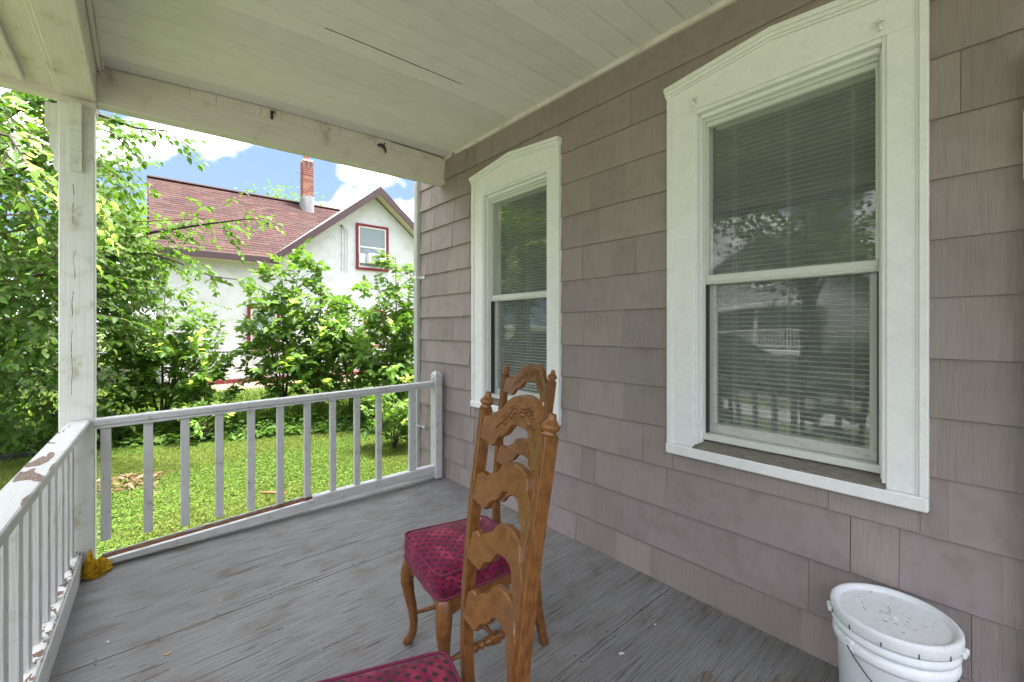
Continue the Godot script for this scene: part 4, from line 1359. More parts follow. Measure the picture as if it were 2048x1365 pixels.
func build_small_things() -> void:
	# crumpled yellow cloth at the foot of the post: strips folded over one another
	var s := Shape.new(true)
	var fold := FastNoiseLite.new()
	fold.seed = 31
	fold.frequency = 2.1
	fold.fractal_type = FastNoiseLite.FRACTAL_RIDGED
	fold.fractal_octaves = 3
	var na := 64
	var nb := 30
	var at := func(i: int, j: int) -> Vector3:
		var a := TAU * (i % na) / na
		var b := PI * 0.5 * j / nb
		var d := Vector3(cos(a) * cos(b), sin(b), sin(a) * cos(b))
		var f := fold.get_noise_3dv(d * 1.2)
		var k := 0.62 + 0.42 * f
		var star := 0.25 * maxf(0.0, cos(a * 3.0 + 0.7 + f)) * cos(b)
		var p := d * (k + star)
		# one corner stands up against the post
		p.y += 0.75 * exp(-Vector2(p.x + 0.32, p.z + 0.25).length_squared() / 0.035)
		return Vector3(p.x * 0.064, maxf(p.y, 0.0) * 0.082, p.z * 0.050)
	for i in na:
		for j in nb:
			s.face([at.call(i, j), at.call(i + 1, j), at.call(i + 1, j + 1), at.call(i, j + 1)], Vector3(0, 0.005, 0))
	var cloth := obj("yellow_cloth", s.done(), M.yellow, null, Transform3D(Basis(), Vector3(-2.140, -0.021, -3.098)))
	tag(cloth, "crumpled yellow cloth wedged at the foot of the post", "cloth")
	# litter on the boards
	var chips := [[-0.557, -0.985, 0.012, 0, "white paint chip, the largest on the floor right of the chairs"], [-0.278, -1.078, 0.007, 1, "small reddish chip lying on the floor seam"], [-0.313, -0.986, 0.006, 0, "small pale chip just below the floor seam"], [-0.270, -0.836, 0.007, 2, "tan crumb on the floor between seam and wall"], [-2.064, -2.394, 0.008, 0, "tiny white chip on the floor by the street-side railing"], [-1.883, -2.149, 0.014, 3, "thin wood splinter in the middle of the left floor"], [-1.682, -2.406, 0.013, 3, "brown wood splinter on the left floor toward the chairs"]]
	var cm := [M.white_2, M.red_trim, M.tan, M.tan]
	for c in chips:
		s = Shape.new()
		var r: float = c[2]
		s.prism(PackedVector2Array([Vector2(-r, -r * 0.3), Vector2(-r * 0.2, -r * 0.5), Vector2(r, -r * 0.2), Vector2(r * 0.7, r * 0.4), Vector2(-r * 0.4, r * 0.5)]), Vector3.ZERO, Vector3.RIGHT, Vector3.BACK, Vector3.UP, 0.0016)
		var o := obj("floor_chip", s.done(), cm[c[3]], null, Transform3D(Basis.from_euler(Vector3(0.05, c[0] * 40.0, 0.08)), Vector3(c[0], 0.0015 + FLOOR_SLOPE * c[0], c[1])))
		tag(o, c[4], "chip", "chips littering the porch floor")
	s = Shape.new()
	s.tube([Vector3(0, 0.004, 0), Vector3(-0.010, 0.006, 0.030), Vector3(-0.030, 0.004, 0.055)], [0.003, 0.0035, 0.002], 6)
	tag(obj("brown_twig", s.done(), M.tan, null, Transform3D(Basis(), Vector3(-0.022, 0.0, -0.83))), "short brown twig sticking out from the foot of the wall", "twig")
	# grit swept against the wall
	s = Shape.new()
	for i in 420:
		var r := rng.randf_range(0.0008, 0.0028)
		var far: float = absf(rng.randfn(0.0, 0.05)) if i < 260 else rng.randf_range(0.0, 1.6)
		var x := -0.012 - far
		s.box(Vector3.ZERO, Vector3(r * 2.0, r * 0.8, r * 1.3), 0.0, Transform3D(Basis(Vector3.UP, rng.randf() * TAU), Vector3(x, 0.001 + FLOOR_SLOPE * x, rng.randf_range(-3.1, 0.2))))
	var grit := obj("floor_grit", s.done(), M.tan, null)
	tag(grit, "fine grit and crumbs scattered along the foot of the wall", "grit")
	stuff(grit)


# ------------------------------------------------------------------ plants
func leaf_mesh(width: float, segs: int, droop: float) -> ArrayMesh:
	# unit length along +z, folded along its midrib
	var s := Shape.new(true)
	var prev := []
	for i in segs + 1:
		var k := i / float(segs)
		var w := width * 0.5 * pow(sin(PI * pow(k, 0.72)), 0.85) if i > 0 and i < segs else 0.0
		var y := -droop * k * k
		var now := [Vector3(-w, y + w * 0.35, k), Vector3(0, y, k), Vector3(w, y + w * 0.35, k)]
		if prev:
			for j in 2:
				if i == 1:
					s.face([prev[1], now[j], now[j + 1]], Vector3(0, -9, k))
				elif i == segs:
					s.face([prev[j], prev[j + 1], now[1]], Vector3(0, -9, k))
				else:
					s.face([prev[j], prev[j + 1], now[j + 1], now[j]], Vector3(0, -9, k))
		prev = now
	return s.done()


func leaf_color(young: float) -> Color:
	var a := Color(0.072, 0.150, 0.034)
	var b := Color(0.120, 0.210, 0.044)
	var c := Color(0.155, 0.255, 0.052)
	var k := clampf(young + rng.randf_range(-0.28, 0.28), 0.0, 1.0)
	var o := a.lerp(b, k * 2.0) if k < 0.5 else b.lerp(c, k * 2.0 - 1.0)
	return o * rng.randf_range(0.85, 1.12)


# the leaves of one plant: those that show largest as parts of their own, the rest as one mass
func put_leaves(t: Node3D, leaves: Array, young: Array, mesh: Mesh, singles: int, called := "leaf") -> void:
	var eye := Vector3(-1.964, 1.25, 0) - t.position
	var order := range(leaves.size())
	var look := Vector3(0.653, 0, -0.757)
	order.sort_custom(func(a, b): return leaves[a].origin.distance_squared_to(eye) < leaves[b].origin.distance_squared_to(eye))
	var made := 0
	var xfs := []
	var cols := PackedColorArray()
	for i in order:
		var x: Transform3D = leaves[i]
		var d: Vector3 = x.origin - eye
		var dep := d.dot(look)
		var across: float = d.dot(Vector3(0.757, 0, 0.653)) / maxf(dep, 0.1)
		if made < singles and dep > 0.5 and absf(across) < 1.16:
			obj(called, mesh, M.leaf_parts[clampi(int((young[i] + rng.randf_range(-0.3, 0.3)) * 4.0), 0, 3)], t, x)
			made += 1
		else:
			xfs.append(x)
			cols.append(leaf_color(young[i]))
	if xfs:
		scatter("foliage", mesh, M.leaf, xfs, cols, t)


func leaf_at(p: Vector3, dir: Vector3, size: float, tilt := 0.5, face := Vector3.UP) -> Transform3D:
	var d := (dir + Vector3(rng.randf_range(-tilt, tilt), rng.randf_range(-tilt, tilt * 0.6), rng.randf_range(-tilt, tilt))).normalized()
	var up := (face * 1.1 + Vector3(rng.randf_range(-1.0, 1.0), rng.randf_range(-0.1, 0.3), rng.randf_range(-1.0, 1.0))).normalized()
	var x := up.cross(d)
	if x.length() < 0.05:
		x = Vector3.RIGHT
	x = x.normalized()
	return Transform3D(Basis(x, d.cross(x), d).scaled(Vector3(size, size, size)), p)


func arc(a: Vector3, b: Vector3, lift: float, n: int, wob := 0.0) -> Array:
	var out := []
	for i in n + 1:
		var k := i / float(n)
		var p := a.lerp(b, k) + Vector3(0, lift * sin(PI * k), 0)
		if wob > 0.0 and i > 0 and i < n:
			p += Vector3(rng.randf_range(-wob, wob), rng.randf_range(-wob, wob), rng.randf_range(-wob, wob))
		out.append(p)
	return out


func taper(a: float, b: float, n: int) -> Array:
	var out := []
	for i in n:
		out.append(lerpf(a, b, i / float(n - 1)))
	return out


# a drooping shoot with leaves to both sides
func shoot(p: Vector3, dir: Vector3, length: float, size: float, gap: float, young: float, s: Shape, leaves: Array, tone: Array, droop := 0.35) -> void:
	var n := maxi(int(length / gap), 3)
	var pts := [p]
	var d := dir.normalized()
	var at := p
	for i in n:
		d = (d + Vector3(rng.randf_range(-0.10, 0.10), -droop / n + rng.randf_range(-0.05, 0.05), rng.randf_range(-0.10, 0.10))).normalized()
		at += d * length / n
		pts.append(at)
		var side := d.cross(Vector3.UP).normalized() * (1.0 if i % 2 else -1.0)
		var k := i / float(n)
		leaves.append(leaf_at(at, side * 0.9 + d * 0.55 + Vector3(0, -0.25, 0), size * rng.randf_range(0.55, 1.15) * (1.0 - 0.25 * k)))
		tone.append(clampf(young + 0.35 * k - 0.15, 0.0, 1.0))
	leaves.append(leaf_at(at, d, size * 0.8))
	tone.append(minf(young + 0.3, 1.0))
	if s:
		var thin := [pts[0], pts[pts.size() / 2], pts[-1]]
		s.tube(thin, [0.004, 0.0028, 0.0015], 4, false)


func build_elm() -> void:
	var t := thing("elm_tree", "large leafy elm left of the porch post, long branches reaching over the yard", "tree", Vector3(-4.9, GROUND, -9.3))
	var o := t.position
	var leaves := []
	var tone := []
	var wood := Shape.new(true)
	wood.tube([Vector3(0, -0.1, 0), Vector3(0.05, 0.6, 0.02), Vector3(0.12, 1.6, 0.1), Vector3(0.10, 2.6, 0.2), Vector3(0.25, 4.0, 0.3), Vector3(0.3, 5.6, 0.2), Vector3(0.2, 7.2, 0.1)], [0.24, 0.19, 0.17, 0.15, 0.11, 0.07, 0.02], 12)
	obj("trunk", wood.done(), M.bark, t)
	# named limbs: the ones seen in front of the neighbouring roof, and those over the post
	var limbs := [
		[[Vector3(-4.8, 1.7, -9.2), Vector3(-3.6, 1.95, -8.9), Vector3(-2.63, 2.14, -8.23), Vector3(-2.41, 2.24, -7.91), Vector3(-2.16, 2.42, -7.56), Vector3(-1.77, 2.50, -7.10), Vector3(-1.30, 2.57, -6.56), Vector3(-0.98, 2.62, -6.28), Vector3(-0.82, 2.62, -6.15)], 0.040, 2, 0.5],
		[[Vector3(-4.8, 1.3, -9.2), Vector3(-3.5, 1.75, -8.6), Vector3(-2.75, 2.02, -8.07), Vector3(-2.40, 2.12, -7.64), Vector3(-2.06, 2.20, -7.21), Vector3(-1.87, 2.20, -7.05), Vector3(-1.64, 2.08, -6.72), Vector3(-1.30, 1.88, -6.30), Vector3(-1.00, 1.83, -6.04)], 0.034, 2, 0.3],
		[[Vector3(-4.7, 2.6, -9.1), Vector3(-3.6, 3.2, -7.8), Vector3(-2.85, 3.5, -6.5), Vector3(-2.55, 3.48, -6.05), Vector3(-2.27, 3.38, -5.94), Vector3(-2.00, 3.30, -5.84), Vector3(-1.77, 3.27, -5.64), Vector3(-1.60, 3.16, -5.60)], 0.030, 4, 0.25],
		[[Vector3(-4.7, 2.2, -9.1), Vector3(-3.6, 2.7, -7.4), Vector3(-3.07, 2.70, -6.6), Vector3(-2.85, 2.76, -6.2), Vector3(-2.55, 2.94, -5.85), Vector3(-2.30, 3.22, -5.83), Vector3(-2.15, 3.14, -5.70), Vector3(-2.05, 3.04, -5.60)], 0.034, 3, 0.3],
		[[Vector3(-4.8, 2.4, -9.0), Vector3(-3.9, 2.9, -7.0), Vector3(-3.2, 2.9, -5.4), Vector3(-2.86, 2.66, -4.75), Vector3(-2.63, 2.55, -4.42), Vector3(-2.54, 2.36, -4.20)], 0.030, 2, 0.4],
		[[Vector3(-4.8, 1.0, -9.2), Vector3(-3.9, 1.1, -8.2), Vector3(-3.2, 1.25, -7.4), Vector3(-2.7, 1.55, -7.2), Vector3(-2.2, 1.7, -7.4)], 0.030, 2, 0.2],
	]
	for l in limbs:
		var path: Array = l[0].map(func(p): return p - o)
		var s := Shape.new(true)
		s.tube(path, taper(l[1], 0.004, path.size()), 7)
		var bark_shape := obj("limb", s.done(), M.bark, t)
		var tw := Shape.new(true)
		# shoots along the outer two thirds
		var first := 2 if path.size() > 6 else 1
		for i in range(first, path.size() - 1):
			var seg: Vector3 = path[i + 1] - path[i]
			var count := int(seg.length() / 0.105) + 1
			for k in count:
				var p: Vector3 = path[i].lerp(path[i + 1], rng.randf())
				var side := seg.cross(Vector3.UP).normalized() * (1.0 if rng.randf() < 0.5 else -1.0)
				var d := seg.normalized() * rng.randf_range(0.35, 0.9) + side * rng.randf_range(0.2, 0.9) + Vector3(0, rng.randf_range(-0.5, 0.55), 0)
				shoot(p, d, rng.randf_range(0.18, 0.42), rng.randf_range(0.085, 0.118), 0.045, l[3], tw, leaves, tone, 0.4)
		shoot(path[-1], path[-1] - path[-2], 0.22, 0.09, 0.04, l[3], tw, leaves, tone, 0.5)
		stuff(obj("twigs", tw.done(), M.twig, bark_shape))
	# the mass of the crown: clumps, each hung from a short limb
	var clumps := [
		[Vector3(-2.75, 2.66, -5.6), Vector3(0.50, 0.60, 0.55), 95, 0.4], [Vector3(-2.95, 3.25, -6.0), Vector3(0.55, 0.5, 0.6), 90, 0.45], [Vector3(-3.1, 2.7, -7.2), Vector3(0.6, 0.6, 0.6), 90, 0.35], [Vector3(-2.55, 1.55, -8.3), Vector3(0.5, 0.5, 0.4), 70, 0.4], [Vector3(-3.0, 2.1, -6.6), Vector3(0.75, 0.75, 0.75), 120, 0.3], [Vector3(-3.0, 1.35, -7.1), Vector3(0.8, 0.6, 0.7), 110, 0.2], [Vector3(-3.1, 0.55, -8.0), Vector3(0.9, 0.65, 0.7), 150, 0.35], [Vector3(-2.85, 0.20, -8.4), Vector3(0.6, 0.45, 0.4), 90, 0.4], [Vector3(-2.72, 1.75, -6.2), Vector3(0.5, 0.6, 0.5), 70, 0.4], [Vector3(-2.95, 1.0, -7.4), Vector3(0.6, 0.6, 0.5), 90, 0.3],
		[Vector3(-2.35, 2.75, -7.6), Vector3(0.50, 0.65, 0.5), 120, 0.6], [Vector3(-2.35, 2.05, -7.8), Vector3(0.5, 0.5, 0.5), 120, 0.5], [Vector3(-2.38, 3.25, -6.7), Vector3(0.35, 0.4, 0.5), 45, 0.4], [Vector3(-1.95, 1.55, -8.0), Vector3(0.5, 0.4, 0.45), 55, 0.35], [Vector3(-1.85, 2.25, -7.4), Vector3(0.40, 0.28, 0.35), 40, 0.7], [Vector3(-1.35, 2.62, -6.55), Vector3(0.35, 0.16, 0.3), 10, 0.5],
		[Vector3(-3.9, 2.3, -8.3), Vector3(0.9, 0.9, 0.8), 130, 0.35], [Vector3(-3.5, 3.3, -6.9), Vector3(0.9, 0.8, 0.9), 140, 0.45], [Vector3(-4.3, 4.4, -8.3), Vector3(1.6, 1.2, 1.6), 260, 0.5], [Vector3(-4.9, 6.2, -9.2), Vector3(1.7, 1.3, 1.7), 260, 0.5], [Vector3(-5.9, 3.4, -9.4), Vector3(1.4, 1.4, 1.4), 200, 0.4], [Vector3(-4.0, 1.3, -9.0), Vector3(1.0, 0.9, 0.8), 120, 0.3],
	]
	var tw2 := Shape.new(true)
	for c in clumps:
		var heart: Vector3 = c[0] - o
		var from := Vector3(0.15, clampf(heart.y - 0.6, 0.8, 5.0), 0.15)
		tw2.tube(arc(from, heart, 0.15, 5, 0.04), taper(0.022, 0.006, 6), 5, false)
		for i in c[2]:
			var q := Vector3(rng.randfn(0, 0.5), rng.randfn(0, 0.5), rng.randfn(0, 0.5)).limit_length(1.15)
			var p: Vector3 = heart + q * c[1]
			var d := q * 0.8 + Vector3(rng.randf_range(-0.6, 0.6), rng.randf_range(-0.35, 0.35), rng.randf_range(-0.6, 0.6))
			shoot(p, d, rng.randf_range(0.25, 0.5), rng.randf_range(0.085, 0.12), 0.046, c[3] + q.y * 0.2, tw2, leaves, tone, 0.5)
	stuff(obj("small_limbs", tw2.done(), M.twig, t))
	put_leaves(t, leaves, tone, leaf_mesh(0.58, 5, 0.16), 200)


# ash saplings: several stems from one root, compound leaves of paired leaflets
func sapling(called: String, label: String, base: Vector3, tips: Array, shoots: int, size: float, young: float, singles: int, group := "", low := 0.22) -> void:
	var t := thing(called, label, "sapling", base, 0.0, group)
	var leaves := []
	var tone := []
	var rach := Shape.new(true)
	for tip in tips:
		var end: Vector3 = tip
		var mid := Vector3(end.x * 0.32, end.y * 0.5, end.z * 0.32)
		var path := []
		for i in 9:
			var k := i / 8.0
			path.append(Vector3.ZERO.lerp(mid, k).lerp(mid.lerp(end, k), k) + Vector3(rng.randf_range(-0.012, 0.012), 0, rng.randf_range(-0.012, 0.012)))
		var s := Shape.new(true)
		s.tube(path, taper(0.015 + 0.004 * end.y, 0.003, 9), 7)
		obj("stem", s.done(), M.bark, t)
		for i in int(shoots * 1.2):
			var k := lerpf(low, 1.0, (i + rng.randf()) / int(shoots * 1.2))
			var seg := mini(int(k * 8.0), 7)
			var p: Vector3 = path[seg].lerp(path[seg + 1], k * 8.0 - seg)
			var a := rng.randf() * TAU
			var reach := rng.randf_range(0.14, 0.56) * (1.15 - 0.55 * k)
			var d := Vector3(cos(a), rng.randf_range(0.2, 0.9), sin(a)).normalized()
			var q := p + d * reach
			rach.tube([p, p.lerp(q, 0.5) + Vector3(0, 0.015, 0), q], [0.005, 0.004, 0.0025], 4, false)
			for j in rng.randi_range(2, 4):
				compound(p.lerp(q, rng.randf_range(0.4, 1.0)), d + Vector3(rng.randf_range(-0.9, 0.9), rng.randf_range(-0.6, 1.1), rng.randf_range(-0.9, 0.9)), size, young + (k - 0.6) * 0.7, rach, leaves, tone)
	stuff(obj("leaf_stalks", rach.done(), M.stalk, t))
	put_leaves(t, leaves, tone, leaf_mesh(0.54, 4, 0.16), singles, "leaflet")


func compound(p: Vector3, dir: Vector3, size: float, young: float, s: Shape, leaves: Array, tone: Array) -> void:
	var d := dir.normalized()
	var pairs := rng.randi_range(2, 4)
	var step := size * 0.52
	var at := p
	var side := d.cross(Vector3.UP)
	if side.length() < 0.1:
		side = Vector3.RIGHT
	side = side.normalized().rotated(d, rng.randf_range(-0.9, 0.9))
	var pts := [p]
	var bend := Vector3(rng.randf_range(-0.10, 0.10), rng.randf_range(-0.24, 0.06), rng.randf_range(-0.10, 0.10))
	for i in pairs:
		d = (d + bend).normalized()
		at += d * step
		pts.append(at)
		for sg in [-1.0, 1.0]:
			leaves.append(leaf_at(at, side * sg * 0.85 + d * 0.5 + Vector3(0, -0.08, 0), size * rng.randf_range(0.7, 1.12), 0.40, (side.cross(d) * signf(side.cross(d).y + 0.01)).normalized()))
			tone.append(clampf(young, 0.0, 1.0))
	leaves.append(leaf_at(at + d * 0.01, d, size * 1.05, 0.15))
	tone.append(clampf(young + 0.1, 0.0, 1.0))
	s.tube([pts[0], pts[-1]], [0.0022, 0.0014], 3, false)


func round_tree(called: String, label: String, at: Vector3, height: float, spread: float, young: float, count: int, size: float, group := "") -> void:
	var t := thing(called, label, "tree", at, 0.0, group)
	var s := Shape.new(true)
	var path := []
	for i in 7:
		path.append(Vector3(rng.randf_range(-0.08, 0.08) * i * 0.5, height * 0.8 * i / 6.0, rng.randf_range(-0.08, 0.08) * i * 0.5))
	s.tube(path, taper(0.045 * height * 0.8 + 0.03, 0.03, 7), 10)
	obj("trunk", s.done(), M.bark, t)
	var xfs := []
	var cols := PackedColorArray()
	var limbs := Shape.new(true)
	for c in 16:
		var a := TAU * c / 16.0 * 2.4
		var k := rng.randf_range(0.40, 1.0)
		var r := spread * rng.randf_range(0.15, 0.85) * (1.15 - absf(k - 0.65))
		var heart := Vector3(cos(a) * r, height * k, sin(a) * r)
		var rad := spread * rng.randf_range(0.26, 0.46)
		limbs.tube(arc(path[clampi(int(k * 5.0), 1, 5)], heart, 0.2, 4, 0.05), taper(0.012 * height, 0.01, 5), 5, false)
		for i in count / 16:
			var q := Vector3(rng.randfn(0, 0.55), rng.randfn(0, 0.45), rng.randfn(0, 0.55))
			var p := heart + q * rad
			xfs.append(leaf_at(p, q + Vector3(rng.randf_range(-1, 1), -0.3, rng.randf_range(-1, 1)), size * rng.randf_range(0.7, 1.3), 0.5))
			cols.append(leaf_color(young + q.y * 0.15))
	obj("limbs", limbs.done(), M.bark, t)
	scatter("crown", leaf_mesh(0.62, 3, 0.1), M.leaf, xfs, cols, t)


func fence_z(x: float) -> float:
	return lerpf(-11.15, -8.2, (x + 4.5) / 7.5)


func hedge_z(x: float) -> float:
	return ramp_at([[-6.0, -9.6], [-3.2, -8.5], [-1.86, -8.0], [-0.08, -7.24], [1.42, -6.87], [3.5, -6.4]], x)


func ground_y(x: float, z: float) -> float:
	var rise := smoothstep(-9.0, -13.0, z) * 0.20
	return GROUND + rise


func build_ground() -> void:
	# one sheet, gently rising to the neighbour's wall
	var s := Shape.new(true)
	var xs := [-220.0, -60.0, -30.0, -22.0, -15.5, -9.6, -7.0, -5.0, -3.0, -1.0, 1.0, 3.0, 5.0, 8.0, 14.0, 60.0, 220.0]
	var zs := [-220.0, -80.0, -40.0, -25.0, -18.0, -14.0, -13.0, -12.0, -11.0, -10.0, -9.0, -8.0, -6.0, -3.0, 2.0, 10.0, 40.0, 220.0]
	for i in xs.size() - 1:
		for j in zs.size() - 1:
			var p := []
			for q in [[0, 0], [0, 1], [1, 1], [1, 0]]:
				var x: float = xs[i + q[0]]
				var z: float = zs[j + q[1]]
				p.append(Vector3(x, ground_y(x, z) if x > -8.0 else GROUND + smoothstep(-9.0, -13.0, z) * 0.2 * smoothstep(-14.0, -8.0, x), z))
			s.face(p, Vector3(0, -500, 0))
	var o := obj("ground", s.done(), M.ground)
	o.set_meta("kind", "structure")
	s = Shape.new()
	s.span(Vector3(-15.5, GROUND - 0.08, -80), Vector3(-9.6, GROUND + 0.012, 40))
	o = obj("street", s.done(), M.asphalt)
	o.set_meta("kind", "structure")
	s = Shape.new()
	s.span(Vector3(-8.2, GROUND - 0.05, -80), Vector3(-6.9, GROUND + 0.03, 40))
	s.span(Vector3(-9.6, GROUND - 0.05, -80), Vector3(-9.45, GROUND + 0.11, 40))
	s.span(Vector3(-18.2, GROUND - 0.05, -80), Vector3(-16.9, GROUND + 0.03, 40))
	o = obj("pavement", s.done(), M.concrete)
	o.set_meta("kind", "structure")
	s = Shape.new()      # gravel strip along the neighbour's wall
	s.hexa([Vector3(-1.5, -0.35, -13.3), Vector3(7.0, -0.35, -13.3), Vector3(-1.5, -0.17, -13.3), Vector3(7.0, -0.17, -13.3), Vector3(-1.5, -0.4, -12.3), Vector3(7.0, -0.4, -12.3), Vector3(-1.5, -0.215, -12.3), Vector3(7.0, -0.215, -12.3)])
	o = obj("gravel_path", s.done(), M.gravel)
	o.set_meta("kind", "structure")

	# grass: tufts of bent blades
	var tuft := Shape.new(true)
	for k in 7:
		var a := rng.randf() * TAU
		var r := Vector3(cos(a), 0, sin(a)) * rng.randf_range(0.0, 0.016)
		var lean := Vector3(cos(a * 1.7), 0, sin(a * 1.7)) * rng.randf_range(0.010, 0.034)
		var side := Vector3(-sin(a), 0, cos(a)) * 0.0022
		var h := rng.randf_range(0.028, 0.060)
		var b := r + lean * 0.35 + Vector3(0, h * 0.6, 0)
		tuft.face([r - side, r + side, b + side * 0.8, b - side * 0.8], r - lean * 10.0)
		tuft.face([b - side * 0.8, b + side * 0.8, r + lean + Vector3(0, h, 0)], r - lean * 10.0)
	var tm := tuft.done()
	var clover := Shape.new(true)
	for k in 3:
		var a := TAU * k / 3.0
		var c := Vector3(cos(a) * 0.009, 0.030, sin(a) * 0.009)
		var ring := []
		for j in 6:
			var b := TAU * j / 6.0
			ring.append(c + Vector3(cos(b) * 0.0075, 0.002 * cos(b - a), sin(b) * 0.0075))
		clover.face(ring, Vector3.ZERO)
	var cm := clover.done()
	var patch := FastNoiseLite.new()
	patch.seed = 77
	patch.frequency = 0.55
	patch.fractal_octaves = 3
	var xfs := []
	var cols := PackedColorArray()
	var cx := []
	var cc := PackedColorArray()
	var tries := 0
	while tries < 250000:
		tries += 1
		var x := rng.randf_range(-5.2, 3.6)
		var z := rng.randf_range(-9.6, -3.35)
		if x > -0.05 and z > -3.75:
			continue
		if z < hedge_z(x) - 0.5:
			continue
		# denser close by where the blades show
		if rng.randf() > clampf(1.5 + (z + 3.0) * 0.12, 0.5, 1.0):
			continue
		var n := patch.get_noise_2d(x, z)
		var bare := Vector2(x + 2.05, z + 6.1).length()
		if bare < 0.30 and rng.randf() < 0.5:
			continue
		var p := Vector3(x, ground_y(x, z) - 0.003, z)
		var b := Basis(Vector3.UP, rng.randf() * TAU).scaled(Vector3.ONE * rng.randf_range(0.6, 1.15))
		var weedy := 0.45 + 0.55 * smoothstep(-0.1, 0.35, n + (0.2 if x < -1.2 else 0.0))
		if rng.randf() < weedy * 0.42:
			cx.append(Transform3D(b.scaled(Vector3.ONE * 0.85), p))
			cc.append(Color(0.085, 0.165, 0.028).lerp(Color(0.140, 0.205, 0.036), rng.randf()) * rng.randf_range(0.85, 1.15))
		else:
			xfs.append(Transform3D(b, p))
			var c := Color(0.122, 0.202, 0.040).lerp(Color(0.200, 0.248, 0.056), clampf(0.5 - n * 1.2 + rng.randf_range(-0.35, 0.35), 0, 1))
			if rng.randf() < 0.05:
				c = Color(0.30, 0.26, 0.12)
			cols.append(c * rng.randf_range(0.85, 1.15))
	var g := scatter("lawn_grass", tm, M.grass, xfs, cols)
	tag(g, "short yellow-green grass of the side yard lawn", "grass")
	g = scatter("clover_patch", cm, M.grass, cx, cc)
	tag(g, "low clover and broad-leaved weeds growing through the lawn", "clover")

	# rank growth along the fence: long grass, then leafy cover
	var blade := Shape.new(true)
	for k in 6:
		var a := rng.randf() * TAU
		var lean := Vector3(cos(a), 0, sin(a)) * rng.randf_range(0.06, 0.22)
		var side := Vector3(-sin(a), 0, cos(a)) * 0.005
		var h := rng.randf_range(0.22, 0.48)
		var m1 := lean * 0.25 + Vector3(0, h * 0.6, 0)
		blade.face([-side, side, m1 + side, m1 - side], -lean * 10.0)
		blade.face([m1 - side, m1 + side, lean + Vector3(0, h, 0)], -lean * 10.0)
	xfs = []
	cols = PackedColorArray()
	for i in 11000:
		var x := rng.randf_range(-6.5, 5.0)
		var k := rng.randf_range(0.1, 1.15)
		var z := lerpf(hedge_z(x), fence_z(x) - 0.9, k)
		xfs.append(Transform3D(Basis(Vector3.UP, rng.randf() * TAU).scaled(Vector3.ONE * rng.randf_range(0.5, 1.1)), Vector3(x, ground_y(x, z) - 0.01, z)))
		cols.append(Color(0.12, 0.21, 0.032).lerp(Color(0.23, 0.31, 0.05), rng.randf()) * rng.randf_range(0.8, 1.1))
	g = scatter("tall_grass", blade.done(), M.grass, xfs, cols)
	tag(g, "tall unmown grass growing along the chain-link fence", "grass")
	xfs = []
	cols = PackedColorArray()
	for i in 23000:
		var x := rng.randf_range(-6.5, 4.6)
		var k := absf(rng.randfn(0.0, 0.26))
		var z := hedge_z(x) + 0.10 - k * 2.0 + rng.randf_range(-0.15, 0.12)
		var mound := 0.10 + 0.52 * smoothstep(0.0, 0.45, k) * (0.55 + 0.9 * absf(patch.get_noise_2d(x * 2.2, 5.0)))
		var y := ground_y(x, z) + rng.randf_range(0.01, 1.0) * mound
		var a := rng.randf() * TAU
		xfs.append(leaf_at(Vector3(x, y, z), Vector3(cos(a), rng.randf_range(-0.2, 0.4), sin(a)), rng.randf_range(0.045, 0.10), 0.3))
		cols.append(leaf_color(0.25 + rng.randf() * 0.3))
	g = scatter("leafy_undergrowth", leaf_mesh(0.7, 3, 0.12), M.leaf, xfs, cols)
	tag(g, "leafy green ground cover at the foot of the saplings", "undergrowth")

	# dry leaves and sticks heaped on the grass
	xfs = []
	cols = PackedColorArray()
	for i in 300:
		var q := Vector2(rng.randfn(0, 0.22), rng.randfn(0, 0.20))
		var h := 0.12 * exp(-q.length_squared() / 0.05)
		var a := rng.randf() * TAU
		xfs.append(leaf_at(Vector3(-2.08 + q.x, GROUND + 0.015 + rng.randf() * h, -6.10 + q.y), Vector3(cos(a), rng.randf_range(-0.2, 0.5), sin(a)), rng.randf_range(0.05, 0.13), 0.3))
		cols.append(Color(0.16, 0.10, 0.055).lerp(Color(0.30, 0.23, 0.13), rng.randf()))
	g = scatter("dry_leaf_heap", leaf_mesh(0.3, 3, 0.4), M.leaf, xfs, cols)
	tag(g, "heap of dry brown leaves and twigs on the lawn by the post", "leaves")
	s = Shape.new(true)
	s.tube([Vector3(-0.12, 0.02, -0.05), Vector3(0, 0.028, 0.0), Vector3(0.13, 0.022, 0.03)], [0.010, 0.012, 0.008], 7)
	tag(obj("fallen_stick", s.done(), M.stick, null, Transform3D(Basis(Vector3.UP, -0.5), Vector3(-0.98, GROUND + 0.02, -4.72))), "short reddish-brown stick lying on the lawn near the railing", "stick")
	# corrugated drain pipe at the far left of the lawn
	s = Shape.new(true)
	var pts := []
	var rad := []
	for i in 61:
		pts.append(Vector3(-4.6 + i * 0.03, GROUND + 0.03, -8.0 - i * 0.004))
		rad.append(0.055 if i % 2 else 0.047)
	s.tube(pts, rad, 10)
	tag(obj("drain_pipe", s.done(), M.black), "black corrugated drain pipe lying on the grass at the left", "pipe")


